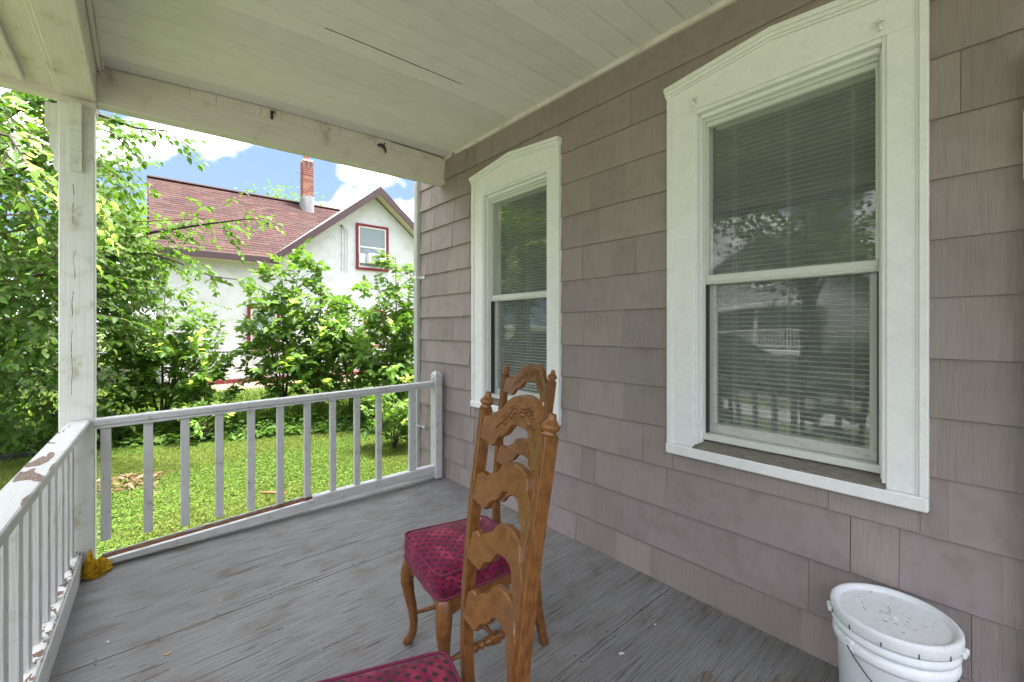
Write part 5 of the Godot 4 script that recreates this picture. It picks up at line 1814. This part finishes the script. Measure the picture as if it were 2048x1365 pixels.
func build_fence() -> void:
	var a := Vector3(-6.5, 0.0, fence_z(-6.5))
	var b := Vector3(4.5, 0.0, fence_z(4.5))
	var t := thing("chain_link_fence", "galvanised chain-link fence behind the saplings, leaves poking through", "fence")
	var dir := (b - a).normalized()
	var len := a.distance_to(b)
	var top := func(d: float) -> float: return lerpf(0.845, 0.79, d / len)
	var s := Shape.new(true)
	s.tube([a + Vector3(0, top.call(0.0), 0), b + Vector3(0, top.call(len), 0)], [0.021], 10)
	obj("top_rail", s.done(), M.galv, t)
	var d := 0.6
	while d < len:
		var p := a + dir * d
		s = Shape.new(true)
		s.tube([Vector3(p.x, -0.5, p.z), Vector3(p.x, top.call(d) - 0.005, p.z)], [0.024], 10)
		s.lathe([Vector2(0.030, -0.02), Vector2(0.030, 0.012), Vector2(0.018, 0.030), Vector2(0, 0.034)], Transform3D(Basis(), Vector3(p.x, top.call(d), p.z)), 10)
		obj("post", s.done(), M.galv, t)
		d += 2.6
	s = Shape.new()
	var cell := 0.057
	var over := dir.cross(Vector3.UP)
	d = 0.0
	while d < len:
		for sg in [-1.0, 1.0]:
			var y: float = top.call(d) + 0.02
			var x: float = 0.0
			var side: float = sg
			var p := a + dir * d + Vector3(0, y, 0) + over * 0.024
			while y > -0.36:
				var q := p + dir * side * cell * 0.5 + Vector3(0, -cell * 0.5, 0)
				wire(s, p, q, 0.0021, over)
				side = -side
				p = q
				y -= cell * 0.5
		d += cell
	stuff(obj("wire_mesh", s.done(), M.galv, t))


func wire(s: Shape, p: Vector3, q: Vector3, r: float, over: Vector3) -> void:
	var side := (q - p).normalized().cross(over) * r
	var o := over * r
	var mid := (p + q) * 0.5
	var a := [p + side, p + o - side * 0.5, p - o - side * 0.5]
	var b := [q + side, q + o - side * 0.5, q - o - side * 0.5]
	for k in 3:
		var j := (k + 1) % 3
		s.face([a[k], a[j], b[j], b[k]], mid)


func build_plants() -> void:
	build_elm()
	var g := "ash saplings along the fence"
	sapling("ash_sapling", "thin single-stemmed sapling just right of the porch post", Vector3(-2.22, GROUND, -8.75), [Vector3(-0.03, 2.2, 0.05), Vector3(0.25, 1.5, 0.2)], 15, 0.115, 0.55, 30, g)
	sapling("ash_sapling", "bushy sapling with a reddish stem left of the lower red window", Vector3(-1.72, GROUND, -8.55), [Vector3(0.05, 2.35, 0.0), Vector3(0.50, 1.75, 0.15), Vector3(-0.35, 1.7, 0.1), Vector3(0.75, 1.35, 0.25), Vector3(0.2, 1.6, 0.3)], 16, 0.118, 0.6, 50, g)
	sapling("ash_sapling", "low spreading sapling before the open stretch of fence mesh", Vector3(-1.22, GROUND, -8.35), [Vector3(0.05, 1.15, 0.05), Vector3(0.28, 0.65, 0.15), Vector3(-0.25, 1.3, 0.1)], 9, 0.108, 0.5, 30, g)
	sapling("ash_sapling", "tallest many-stemmed sapling in front of the lower red window", Vector3(-0.10, GROUND, -8.15), [Vector3(-0.03, 2.95, -0.05), Vector3(-0.42, 2.3, 0.1), Vector3(0.25, 2.75, 0.0), Vector3(0.1, 2.0, 0.3), Vector3(-0.20, 1.7, 0.3)], 17, 0.125, 0.8, 60, g)
	sapling("ash_sapling", "full sapling below the red attic window, leaning right", Vector3(0.38, GROUND, -7.95), [Vector3(0.10, 2.75, -0.05), Vector3(0.40, 2.35, 0.1), Vector3(-0.25, 2.1, 0.1), Vector3(0.55, 1.7, 0.2), Vector3(0.0, 1.8, 0.3)], 17, 0.125, 0.78, 60, g)
	sapling("ash_sapling", "shorter sapling between the full one and the one by the downspout", Vector3(0.90, GROUND, -7.70), [Vector3(0.05, 1.9, 0.0), Vector3(0.35, 1.6, 0.1), Vector3(-0.25, 1.5, 0.1)], 15, 0.118, 0.65, 30, g)
	sapling("ash_sapling", "dark green sapling closest to the downspout, tall beside the house corner", Vector3(1.42, GROUND, -6.95), [Vector3(-0.05, 2.95, 0.0), Vector3(0.25, 2.7, 0.0), Vector3(-0.38, 2.3, 0.0), Vector3(-0.25, 1.7, 0.2), Vector3(0.3, 1.9, 0.2), Vector3(-0.50, 1.2, 0.15)], 18, 0.120, 0.55, 60, g)
	sapling("low_shrub", "low drooping shrub on the lawn at the house corner", Vector3(0.66, GROUND, -5.50), [Vector3(0.0, 0.62, 0.05), Vector3(-0.16, 0.48, 0.1), Vector3(0.2, 0.6, -0.1), Vector3(0.12, 0.45, 0.16)], 12, 0.075, 0.55, 60, "", 0.15)
	sapling("bramble_shrub", "broad-leaved young shrub behind the railing near the post", Vector3(-1.25, GROUND, -7.65), [Vector3(0.05, 0.45, 0.05), Vector3(-0.15, 0.38, 0.0)], 8, 0.085, 0.55, 30, "", 0.2)
	round_tree("maple_tree", "pale yellow-green tree beside the left end of the neighbour's roof", Vector3(-3.4, GROUND, -20.5), 6.2, 2.6, 0.95, 9000, 0.17)
	round_tree("boundary_tree", "dark green tree beyond the fence behind the elm, left of the porch post", Vector3(-7.5, GROUND, -17.5), 4.6, 2.8, 0.5, 7000, 0.17)
	round_tree("far_hedge", "rounded green bush far behind the fence at far left", Vector3(-12.5, GROUND, -24.0), 4.2, 4.0, 0.45, 7000, 0.22)
	round_tree("street_tree", "green tree glimpsed low behind the elm at far left", Vector3(-8.2, GROUND, -22.0), 5.0, 3.4, 0.55, 8000, 0.19)
	round_tree("yard_tree", "tree whose top just shows over the roof ridge beside the chimney", Vector3(4.2, GROUND, -27.0), 8.55, 3.2, 0.75, 6000, 0.2)
	round_tree("garden_bush", "bright green bush beyond the fence at the left end of the neighbour's house", Vector3(-4.4, GROUND, -15.0), 1.6, 1.5, 0.8, 5000, 0.10)
	round_tree("shade_tree", "large street tree reflected in the nearer window", Vector3(-16.6, GROUND, -5.0), 8.2, 3.6, 0.5, 6500, 0.20)
	round_tree("front_tree", "broad tree reflected green in the farther window", Vector3(-8.4, GROUND, -11.6), 7.0, 3.0, 0.8, 8000, 0.17)


# ------------------------------------------------------------------ the neighbour's house
func build_neighbour() -> void:
	var t := thing("stucco_house", "white stucco house with pinkish shingle roof, brown fascia and red window frames", "house", Vector3(0, 0, -13.3))
	# local: wall face at z = 0, ground about -0.2, eaves 3.2, ridges about 5.7
	var apex := Vector2(3.72, 5.42)
	var s := Shape.new()
	s.prism(PackedVector2Array([Vector2(-1.55, -0.6), Vector2(9.5, -0.6), Vector2(9.5, 3.15), Vector2(6.55, 3.15), apex, Vector2(0.89, 3.15), Vector2(-1.55, 3.15)]), Vector3(0, 0, -0.2), Vector3.RIGHT, Vector3.UP, Vector3.BACK, 0.2)
	obj("wall", s.done(), M.stucco, t)
	s = Shape.new()
	s.prism(PackedVector2Array([Vector2(-6.2, -0.6), Vector2(-0.2, -0.6), Vector2(-0.2, 3.15), Vector2(-3.1, 5.45), Vector2(-6.2, 3.15)]), Vector3(-1.549, 0, 0), Vector3.BACK, Vector3.UP, Vector3.RIGHT, 0.2)
	obj("end_wall", s.done(), M.stucco, t)
	s = Shape.new()
	s.span(Vector3(-1.50, -0.35, 0.001), Vector3(6.5, -0.06, 0.04), 0.01)
	obj("plinth", s.done(), M.red_trim, t)
	# roof decks
	var eave := Vector3(0, 3.16, 0.36)
	var ridge := Vector3(0, 5.66, -3.0)
	var up := (ridge - eave)
	var slope_len := up.length()
	var v := up.normalized()
	var nrm := Vector3.RIGHT.cross(v)
	if nrm.y < 0:
		nrm = -nrm
	s = Shape.new()
	var valley := func(k: float) -> float: return lerpf(0.90, 3.72, k)
	for e in [[eave, ridge]]:
		s.hexa([eave + Vector3(-1.80, -0.10, 0), ridge + Vector3(-1.80, -0.10, 0), eave + Vector3(-1.80, 0, 0), ridge + Vector3(-1.80, 0, 0), eave + Vector3(0.72, -0.10, 0), ridge + Vector3(3.72, -0.10, 0), eave + Vector3(0.72, 0, 0), ridge + Vector3(3.72, 0, 0)])
	s.hexa([Vector3(-1.80, 3.06, -6.4), Vector3(-1.80, 5.56, -3.0), Vector3(-1.80, 3.16, -6.4), Vector3(-1.80, 5.66, -3.0), Vector3(9.5, 3.06, -6.4), Vector3(9.5, 5.56, -3.0), Vector3(9.5, 3.16, -6.4), Vector3(9.5, 5.66, -3.0)])
	# right of the gable the main slope goes on
	s.hexa([Vector3(6.5, 3.06, 0.36), Vector3(4.2, 5.3, -2.5), Vector3(6.5, 3.16, 0.36), Vector3(4.2, 5.4, -2.5), Vector3(9.5, 3.06, 0.36), Vector3(9.5, 5.56, -3.0), Vector3(9.5, 3.16, 0.36), Vector3(9.5, 5.66, -3.0)])
	var roof := obj("roof", s.done(), M.roof_dark, t)
	# cross gable slopes
	s = Shape.new()
	for sg in [-1.0, 1.0]:
		var lowx: float = 3.72 + sg * 2.95
		s.hexa([Vector3(lowx, 3.14, -3.2), Vector3(3.72, 5.56, -3.2), Vector3(lowx, 3.25, -3.2), Vector3(3.72, 5.68, -3.2), Vector3(lowx, 3.14, 0.40), Vector3(3.72, 5.56, 0.40), Vector3(lowx, 3.25, 0.40), Vector3(3.72, 5.68, 0.40)])
	obj("gable_roof", s.done(), M.flashing, t)
	# shingle tabs on the main slope
	var tab := 0.305
	var expo := 0.135
	var rows := int(slope_len / expo)
	var tabs := []
	for r in rows:
		var k := r * expo
		var x := -1.80 + (tab * 0.5 if r % 2 else 0.0) - tab
		var limit: float = valley.call((k + expo * 0.4) / slope_len)
		while x < limit:
			var xa := maxf(x + 0.004, -1.83)
			var xb := minf(x + tab - 0.004, limit)
			if xb - xa > 0.03:
				tabs.append([xa, xb, k])
			x += tab
		x = 6.2 - 2.6 * k / slope_len
	# right-hand slope, seen just past the gable
	for r in rows:
		var k := r * expo
		var start := lerpf(6.6, 4.0, k / slope_len)
		var x := start
		while x < 9.4:
			tabs.append([x + 0.004, minf(x + tab - 0.004, 9.5), k])
			x += tab
	var rest := Shape.new()
	var made := 0
	var eye := Vector3(-1.964, 1.25, 13.3)
	tabs.sort_custom(func(a, b): return (eave + v * a[2] + Vector3(a[0], 0, 0)).distance_squared_to(eye) < (eave + v * b[2] + Vector3(b[0], 0, 0)).distance_squared_to(eye))
	var tones := [Color(0.082, 0.050, 0.045), Color(0.088, 0.053, 0.047), Color(0.076, 0.047, 0.044), Color(0.085, 0.056, 0.052), Color(0.092, 0.059, 0.050), Color(0.068, 0.044, 0.042)]
	for q in tabs:
		var into: Shape = Shape.new() if made < 300 else rest
		var lift := rng.randf_range(0.010, 0.016)
		var a0: Vector3 = eave + v * (q[2] - 0.012)
		var a1: Vector3 = eave + v * (q[2] + expo + 0.004)
		var c := rng.randi() % 6
		if made >= 300:
			into.tint(tones[c] * rng.randf_range(0.9, 1.1))
		into.hexa([a0 + Vector3(q[0], 0, 0) + nrm * 0.001, a0 + Vector3(q[1], 0, 0) + nrm * 0.001, a1 + Vector3(q[0], 0, 0) + nrm * 0.001, a1 + Vector3(q[1], 0, 0) + nrm * 0.001, a0 + Vector3(q[0], 0, 0) + nrm * lift, a0 + Vector3(q[1], 0, 0) + nrm * lift, a1 + Vector3(q[0], 0, 0) + nrm * 0.004, a1 + Vector3(q[1], 0, 0) + nrm * 0.004])
		if made < 300:
			obj("shingle", into.done(), M.shingle[c], roof)
		made += 1
	stuff(obj("upper_shingles", rest.done(), M.shingle_many, roof))
	s = Shape.new()
	s.hexa([Vector3(-1.82, 5.64, -2.86), Vector3(3.75, 5.64, -2.86), Vector3(-1.82, 5.70, -3.0), Vector3(3.75, 5.70, -3.0), Vector3(-1.82, 5.62, -2.85), Vector3(3.75, 5.62, -2.85), Vector3(-1.82, 5.60, -3.14), Vector3(3.75, 5.60, -3.14)])
	obj("ridge_cap", s.done(), M.shingle[5], roof)
	# fascia along the eave, and the two sloping gable boards
	s = Shape.new()
	s.span(Vector3(-1.80, 3.00, 0.362), Vector3(0.88, 3.165, 0.385), 0.004)
	obj("eave_fascia", s.done(), M.fascia, t)
	s = Shape.new()
	s.span(Vector3(-1.80, 3.00, 0.001), Vector3(0.9, 3.02, 0.361))
	obj("eave_soffit", s.done(), M.soffit_olive, t)
	for sg in [-1.0, 1.0]:
		s = Shape.new()
		var lx: float = 3.72 + sg * 3.0
		s.hexa([Vector3(lx, 2.98, 0.402), Vector3(3.72, 5.44, 0.402), Vector3(lx, 3.21, 0.402), Vector3(3.72, 5.69, 0.402), Vector3(lx, 2.98, 0.44), Vector3(3.72, 5.44, 0.44), Vector3(lx, 3.21, 0.44), Vector3(3.72, 5.69, 0.44)])
		obj("gable_board", s.done(), M.fascia, t)
		s = Shape.new()
		s.hexa([Vector3(lx, 3.05, 0.005), Vector3(3.72, 5.48, 0.005), Vector3(lx, 3.10, 0.005), Vector3(3.72, 5.53, 0.005), Vector3(lx, 3.05, 0.40), Vector3(3.72, 5.48, 0.40), Vector3(lx, 3.10, 0.40), Vector3(3.72, 5.53, 0.40)])
		obj("gable_soffit", s.done(), M.soffit_olive, t)
	# windows
	far_window(t, Vector3(0.58, 1.25, 0), 0.78, 1.24, true)
	far_window(t, Vector3(3.63, 3.82, 0), 1.06, 1.44, false)
	far_window(t, Vector3(3.70, 1.25, 0), 0.70, 1.18, true)
	far_window(t, Vector3(4.85, 1.25, 0), 0.86, 1.20, true)
	# boxed side window at the left corner
	s = Shape.new()
	s.span(Vector3(-1.64, 2.30, -1.6), Vector3(-1.552, 3.0, -0.5), 0.01)
	obj("end_window", s.done(), M.vinyl, t)
	# chimney, brick by brick
	var ch := group_node("chimney", t, Vector3(2.40, 0, -2.62))
	ch.scale = Vector3(0.78, 1.0, 0.78)
	s = Shape.new()
	s.span(Vector3(-0.205, 4.6, -0.205), Vector3(0.205, 7.06, 0.205))
	obj("core", s.done(), M.mortar, ch)
	var y := 5.80
	var row := 0
	while y < 7.0:
		var odd := row % 2
		for face_i in 4:
			var turn := Basis(Vector3.UP, PI * 0.5 * face_i)
			var cuts := [-0.219, -0.015, 0.215] if odd else [-0.219, -0.118, 0.092, 0.215]
			for i in cuts.size() - 1:
				s = Shape.new()
				s.span(Vector3(cuts[i] + 0.006, 0.006, 0.20), Vector3(cuts[i + 1] - 0.004, 0.066, 0.219 + rng.randf_range(-0.002, 0.003)), 0.003)
				var bm: Material = M.brick[rng.randi() % 5]
				if row > 15 and i == 1 and face_i == 0:
					bm = M.paint_white
				obj("brick", s.done(), bm, ch, Transform3D(turn, Vector3(0, y, 0)))
		y += 0.075
		row += 1
	s = Shape.new(true)
	var ringa := []
	for lvl in [[5.10, 0.27], [5.45, 0.262], [5.66, 0.25], [5.80, 0.228]]:
		var ring := []
		for k in 16:
			var a := TAU * k / 16.0 + PI / 16.0
			var rr: float = lvl[1] / maxf(absf(cos(a)), absf(sin(a))) * rng.randf_range(0.95, 1.05)
			ring.append(Vector3(cos(a) * rr, lvl[0] + rng.randf_range(-0.03, 0.03), sin(a) * rr))
		if ringa:
			for k in 16:
				s.face([ringa[k], ringa[(k + 1) % 16], ring[(k + 1) % 16], ring[k]], Vector3(0, lvl[0] - 0.1, 0))
		ringa = ring
	obj("flashing", s.done(), M.tar, ch)
	s = Shape.new()
	for k in [-0.075, 0.10]:
		s.span(Vector3(k - 0.028, 6.79, 0.2195), Vector3(k + 0.028, 7.00, 0.228))
	obj("dark_slot", s.done(), M.iron, ch)
	s = Shape.new()
	s.span(Vector3(-0.13, 7.06, -0.10), Vector3(0.06, 7.20, 0.10), 0.01)
	obj("chimney_pot", s.done(), M.brick[0], ch)
	s = Shape.new(true)
	s.tube([Vector3(-0.05, 7.2, 0), Vector3(-0.05, 7.5, 0)], [0.05, 0.05], 12)
	obj("vent_pipe", s.done(), M.paint_white, ch)
	# wires hanging by the attic window
	s = Shape.new()
	s.box(Vector3(2.66, 4.38, 0.02), Vector3(0.05, 0.05, 0.04), 0.01)
	for k in 3:
		var x := 2.65 + 0.085 * k
		s.tube([Vector3(2.68, 4.37, 0.035), Vector3(x, 4.25, 0.03), Vector3(x + 0.01, 3.6, 0.02), Vector3(x, 3.0, 0.02)], [0.0045], 5)
	obj("hanging_wires", s.done(), M.iron, t)
	# air conditioner in the attic window
	var ac := thing("window_air_conditioner", "white air conditioner sitting in the red attic window", "air conditioner", Vector3(3.66, 3.30, -13.22))
	s = Shape.new()
	s.span(Vector3(-0.26, 0, -0.02), Vector3(0.30, 0.29, 0.22), 0.02)
	obj("case", s.done(), M.paint_white, ac)
	s = Shape.new()
	for k in 8:
		s.span(Vector3(-0.20, 0.045 + 0.026 * k, 0.2205), Vector3(0.10, 0.055 + 0.026 * k, 0.224))
	obj("grille", s.done(), M.galv, ac)
	s = Shape.new()
	s.span(Vector3(-0.48, 0.0, -0.04), Vector3(-0.27, 0.30, -0.01), 0.005)
	obj("filler_panel", s.done(), M.paint_white, ac)


func far_window(t: Node3D, c: Vector3, w: float, h: float, blinds: bool) -> void:
	var o := group_node("window", t, c)
	var s := Shape.new()
	var b := 0.075
	for sg in [-1.0, 1.0]:
		s.span(Vector3(sg * w * 0.5, -h * 0.5, 0.001), Vector3(sg * (w * 0.5 - b), h * 0.5, 0.055), 0.005)
	s.span(Vector3(-w * 0.5 + b, h * 0.5 - b, 0.001), Vector3(w * 0.5 - b, h * 0.5, 0.055), 0.005)
	s.span(Vector3(-w * 0.5 + b, -h * 0.5, 0.001), Vector3(w * 0.5 - b, -h * 0.5 + b * 0.9, 0.065), 0.005)
	obj("frame", s.done(), M.red_trim, o)
	s = Shape.new()
	var iw := w * 0.5 - b
	var ih := h * 0.5 - b
	var sw := 0.045
	for sg in [-1.0, 1.0]:
		s.span(Vector3(sg * iw, -ih, 0.002), Vector3(sg * (iw - sw), ih, 0.03), 0.003)
	for y in [-ih, ih - sw, -0.025]:
		s.span(Vector3(-iw + sw, y, 0.002), Vector3(iw - sw, y + sw, 0.03), 0.003)
	obj("sash", s.done(), M.paint_white, o)
	s = Shape.new()
	s.span(Vector3(-iw + sw, -ih + sw, 0.0115), Vector3(iw - sw, ih - sw, 0.013))
	obj("pane", s.done(), M.glass_far, o)
	s = Shape.new()
	if blinds:
		var y := -ih + sw
		while y < ih - sw:
			s.span(Vector3(-iw + sw, y, 0.003), Vector3(iw - sw, y + 0.020, 0.006))
			y += 0.026
	else:
		s.span(Vector3(-iw + sw, -ih + sw, 0.002), Vector3(iw - sw, ih - sw, 0.004))
		s.span(Vector3(-iw + sw, ih * 0.40, 0.004), Vector3(iw - sw, ih * 0.46, 0.006))
	obj("blind" if blinds else "shade", s.done(), M.blind_far if blinds else M.shade_grey, o)


# ------------------------------------------------------------------ across the street: seen only as reflections in the windows
func build_street_side() -> void:
	var t := thing("clapboard_house", "grey clapboard house with white-railed porch, reflected in the nearer window", "house", Vector3(-25.0, GROUND, -9.5))
	var s := Shape.new()
	s.prism(PackedVector2Array([Vector2(-4.2, 0), Vector2(4.6, 0), Vector2(4.6, 4.0), Vector2(0.2, 6.9), Vector2(-4.2, 4.0)]), Vector3(-8, 0, 0), Vector3.BACK, Vector3.UP, Vector3.RIGHT, 8.0)
	obj("wall", s.done(), M.clap, t)
	s = Shape.new()
	var y := 0.2
	while y < 6.6:
		var hw := 4.4 if y < 4.0 else 4.4 * (6.9 - y) / 2.9
		s.hexa([Vector3(0.001, y, 0.2 - hw), Vector3(0.03, y, 0.2 - hw), Vector3(0.001, y + 0.15, 0.2 - hw), Vector3(0.006, y + 0.15, 0.2 - hw), Vector3(0.001, y, 0.2 + hw), Vector3(0.03, y, 0.2 + hw), Vector3(0.001, y + 0.15, 0.2 + hw), Vector3(0.006, y + 0.15, 0.2 + hw)])
		y += 0.155
	stuff(obj("clapboards", s.done(), M.clap, t))
	s = Shape.new()
	for sg in [-1.0, 1.0]:
		s.hexa([Vector3(-8.3, 3.8, 0.2 + sg * 4.8), Vector3(0.4, 3.8, 0.2 + sg * 4.8), Vector3(-8.3, 3.95, 0.2 + sg * 4.8), Vector3(0.4, 3.95, 0.2 + sg * 4.8), Vector3(-8.3, 6.95, 0.2), Vector3(0.4, 6.95, 0.2), Vector3(-8.3, 7.15, 0.2), Vector3(0.4, 7.15, 0.2)])
	obj("roof", s.done(), M.roof_grey, t)
	s = Shape.new()
	s.span(Vector3(0.03, 2.55, -4.0), Vector3(2.3, 2.75, 3.0), 0.02)
	s.span(Vector3(0.03, 0.3, -4.0), Vector3(2.2, 0.5, 3.0), 0.02)
	obj("porch", s.done(), M.paint_white, t)
	for z in [-3.9, -1.6, 0.7, 2.9]:
		s = Shape.new()
		s.span(Vector3(2.0, 0.5, z - 0.06), Vector3(2.12, 2.55, z + 0.06), 0.01)
		obj("porch_column", s.done(), M.paint_white, t)
	s = Shape.new()
	s.span(Vector3(2.02, 1.40, -3.9), Vector3(2.10, 1.47, 2.9))
	s.span(Vector3(2.02, 0.62, -3.9), Vector3(2.10, 0.68, 2.9))
	var z := -3.8
	while z < 2.9:
		s.span(Vector3(2.04, 0.68, z), Vector3(2.08, 1.40, z + 0.045))
		z += 0.14
	obj("porch_railing", s.done(), M.paint_white, t)
	for q in [Vector3(0.0, 1.6, -2.2), Vector3(0.0, 1.6, 1.6), Vector3(0.0, 4.6, 0.2)]:
		var w := group_node("window", t, q + Vector3(0.032, 0, 0))
		s = Shape.new()
		for sg in [-1.0, 1.0]:
			s.span(Vector3(0, -0.75, sg * 0.45), Vector3(0.05, 0.75, sg * 0.57))
		s.span(Vector3(0, 0.75, -0.57), Vector3(0.05, 0.88, 0.57))
		s.span(Vector3(0, -0.86, -0.60), Vector3(0.07, -0.75, 0.60))
		s.span(Vector3(0.0, -0.03, -0.45), Vector3(0.03, 0.03, 0.45))
		obj("frame", s.done(), M.paint_white, w)
		s = Shape.new()
		s.span(Vector3(0.004, -0.75, -0.45), Vector3(0.012, 0.75, 0.45))
		obj("pane", s.done(), M.dark_glass, w)
	var c := car("parked_car", "dark parked car at the kerb, reflected in the nearer window", Vector3(-10.7, GROUND + 0.012, -5.6))
	var c2: Node3D = c.duplicate()
	c2.name = "parked_car_001"
	add_child(c2, true)
	c2.position = Vector3(-10.7, GROUND + 0.012, -12.6)
	c2.set_meta("label", "dark parked car farther along the kerb, reflected in the farther window")
	round_tree("hedge_bush", "low hedge in front of the reflected clapboard house", Vector3(-20.6, GROUND, -4.2), 1.2, 1.7, 0.5, 4000, 0.11)
	round_tree("back_tree", "tall dark tree beside the reflected clapboard house", Vector3(-27.0, GROUND, -18.5), 9.5, 4.2, 0.35, 9000, 0.24)
	round_tree("corner_tree", "rounded tree at the right of the reflected street", Vector3(-24.0, GROUND, 1.5), 7.0, 3.4, 0.4, 8000, 0.22)


func car(called: String, label: String, at: Vector3) -> Node3D:
	var t := thing(called, label, "car", at, 0.0, "cars parked along the kerb")
	var side := PackedVector2Array([Vector2(-2.2, 0.30), Vector2(2.2, 0.30), Vector2(2.25, 0.62), Vector2(2.1, 0.80), Vector2(1.15, 0.92), Vector2(-1.65, 0.96), Vector2(-2.2, 0.90), Vector2(-2.28, 0.55)])
	var s := Shape.new()
	s.prism(side, Vector3(-0.87, 0, 0), Vector3.BACK, Vector3.UP, Vector3.RIGHT, 1.74)
	obj("body", s.done(), M.car_paint, t)
	s = Shape.new()
	s.hexa([Vector3(-0.80, 0.93, -1.6), Vector3(0.80, 0.93, -1.6), Vector3(-0.64, 1.44, -0.95), Vector3(0.64, 1.44, -0.95), Vector3(-0.80, 0.90, 1.2), Vector3(0.80, 0.90, 1.2), Vector3(-0.64, 1.44, 0.35), Vector3(0.64, 1.44, 0.35)])
	obj("windows", s.done(), M.dark_glass, t)
	s = Shape.new()
	s.span(Vector3(-0.65, 1.435, -0.97), Vector3(0.65, 1.47, 0.37), 0.015)
	obj("roof", s.done(), M.car_paint, t)
	for z in [-1.38, 1.38]:
		for x in [-0.80, 0.80]:
			s = Shape.new(true)
			var xf := Transform3D(Basis(Vector3(0, 0, 1), PI * 0.5), Vector3(x + 0.11, 0.32, z))
			s.lathe([Vector2(0, 0), Vector2(0.20, 0), Vector2(0.21, 0.01), Vector2(0.31, 0.0), Vector2(0.325, 0.03), Vector2(0.325, 0.19), Vector2(0.31, 0.22), Vector2(0, 0.22)], xf, 20)
			obj("wheel", s.done(), M.black, t)
	return t


func more_materials() -> void:
	M.tar = grained(Color(0.27, 0.27, 0.275), 0.9, noises["dirt"], Vector3(5, 5, 5), noises["stucco"], 2.0)
	M.scuff = mat(Color(0.16, 0.15, 0.15), 0.8)
	M.split_dark = mat(Color(0.055, 0.05, 0.047), 0.9)
	M.worn_wood = grained(Color(0.19, 0.155, 0.13), 0.85, noises["boards"], Vector3(0.4, 9, 9), null, 0.0, null, Vector3.ONE, true)
	M.foil = mat(Color(0.70, 0.72, 0.75), 0.3)
	M.foil.metallic = 0.7
	M.yellow = grained(Color(0.58, 0.34, 0.012), 0.7, noises["dirt"], Vector3(9, 9, 9), noises["grain"], 0.25)
	M.tan = grained(Color(0.36, 0.25, 0.14), 0.8, noises["soft"], Vector3(20, 20, 20))
	M.stick = mat(Color(0.26, 0.12, 0.06), 0.8)
	M.stalk = mat(Color(0.12, 0.15, 0.035), 0.7)
	M.gravel = grained(Color(0.34, 0.25, 0.19), 0.95, noises["grit"], Vector3(1.5, 1.5, 1.5), noises["stucco"], 2.0)
	M.soffit_olive = grained(Color(0.50, 0.48, 0.36), 0.7, noises["soft"], Vector3(1, 1, 1))
	M.paint_white = grained(Color(0.76, 0.76, 0.75), 0.5, noises["soft"], Vector3(2, 2, 2))
	M.shade_grey = mat(Color(0.16, 0.18, 0.21), 0.7)
	M.blind_far = mat(Color(0.42, 0.48, 0.56), 0.6)
	M.clap = grained(Color(0.36, 0.36, 0.37), 0.7, noises["soft"], Vector3(1, 1, 1))
	M.roof_grey = grained(Color(0.12, 0.12, 0.125), 0.9, noises["grit"], Vector3(1, 1, 1))
	M.dark_glass = mat(Color(0.02, 0.025, 0.03), 0.08, 0.6)
	M.car_paint = mat(Color(0.012, 0.013, 0.018), 0.25, 0.6)
	M.car_paint.clearcoat_enabled = true


func _ready() -> void:
	rng.seed = 20240611
	# camera: level, the lens shifted a little down
	var cam := Camera3D.new()
	cam.name = "camera"
	add_child(cam)
	var phi := atan2(744.0, 863.0)
	cam.position = Vector3(-1.964, 1.25, 0.0)
	cam.rotation.y = -phi
	cam.near = 0.05
	cam.far = 600.0
	cam.projection = Camera3D.PROJECTION_FRUSTUM
	cam.size = 0.05 * 1365.0 / 863.0
	cam.frustum_offset = Vector2(0.0, -0.05 * 24.5 / 863.0)
	cam.current = true
	# sky, exposure
	var e := Environment.new()
	var pano := PanoramaSkyMaterial.new()
	pano.panorama = sky_panorama()
	e.background_mode = Environment.BG_SKY
	e.sky = Sky.new()
	e.sky.sky_material = pano
	e.background_energy_multiplier = 0.42
	e.tonemap_mode = Environment.TONE_MAPPER_LINEAR
	e.tonemap_exposure = 16.0
	e.sdfgi_enabled = true
	e.ssao_enabled = true
	e.ssil_enabled = true
	var we := WorldEnvironment.new()
	we.name = "surroundings"
	we.environment = e
	add_child(we)
	# sun, high over the house
	var sun := DirectionalLight3D.new()
	sun.name = "sun"
	sun.light_energy = 0.5
	sun.light_color = Color(1.0, 0.975, 0.965)
	sun.light_angular_distance = 11.0
	sun.shadow_enabled = true
	add_child(sun)
	sun.look_at_from_position(Vector3.ZERO, -Vector3(0.30, 0.93, 0.10))

	make_materials()
	more_materials()
	build_ground()
	build_house()
	build_porch()
	build_neighbour()
	build_fence()
	build_street_side()
	build_plants()
	build_chairs()
	build_bucket()
	build_small_things()
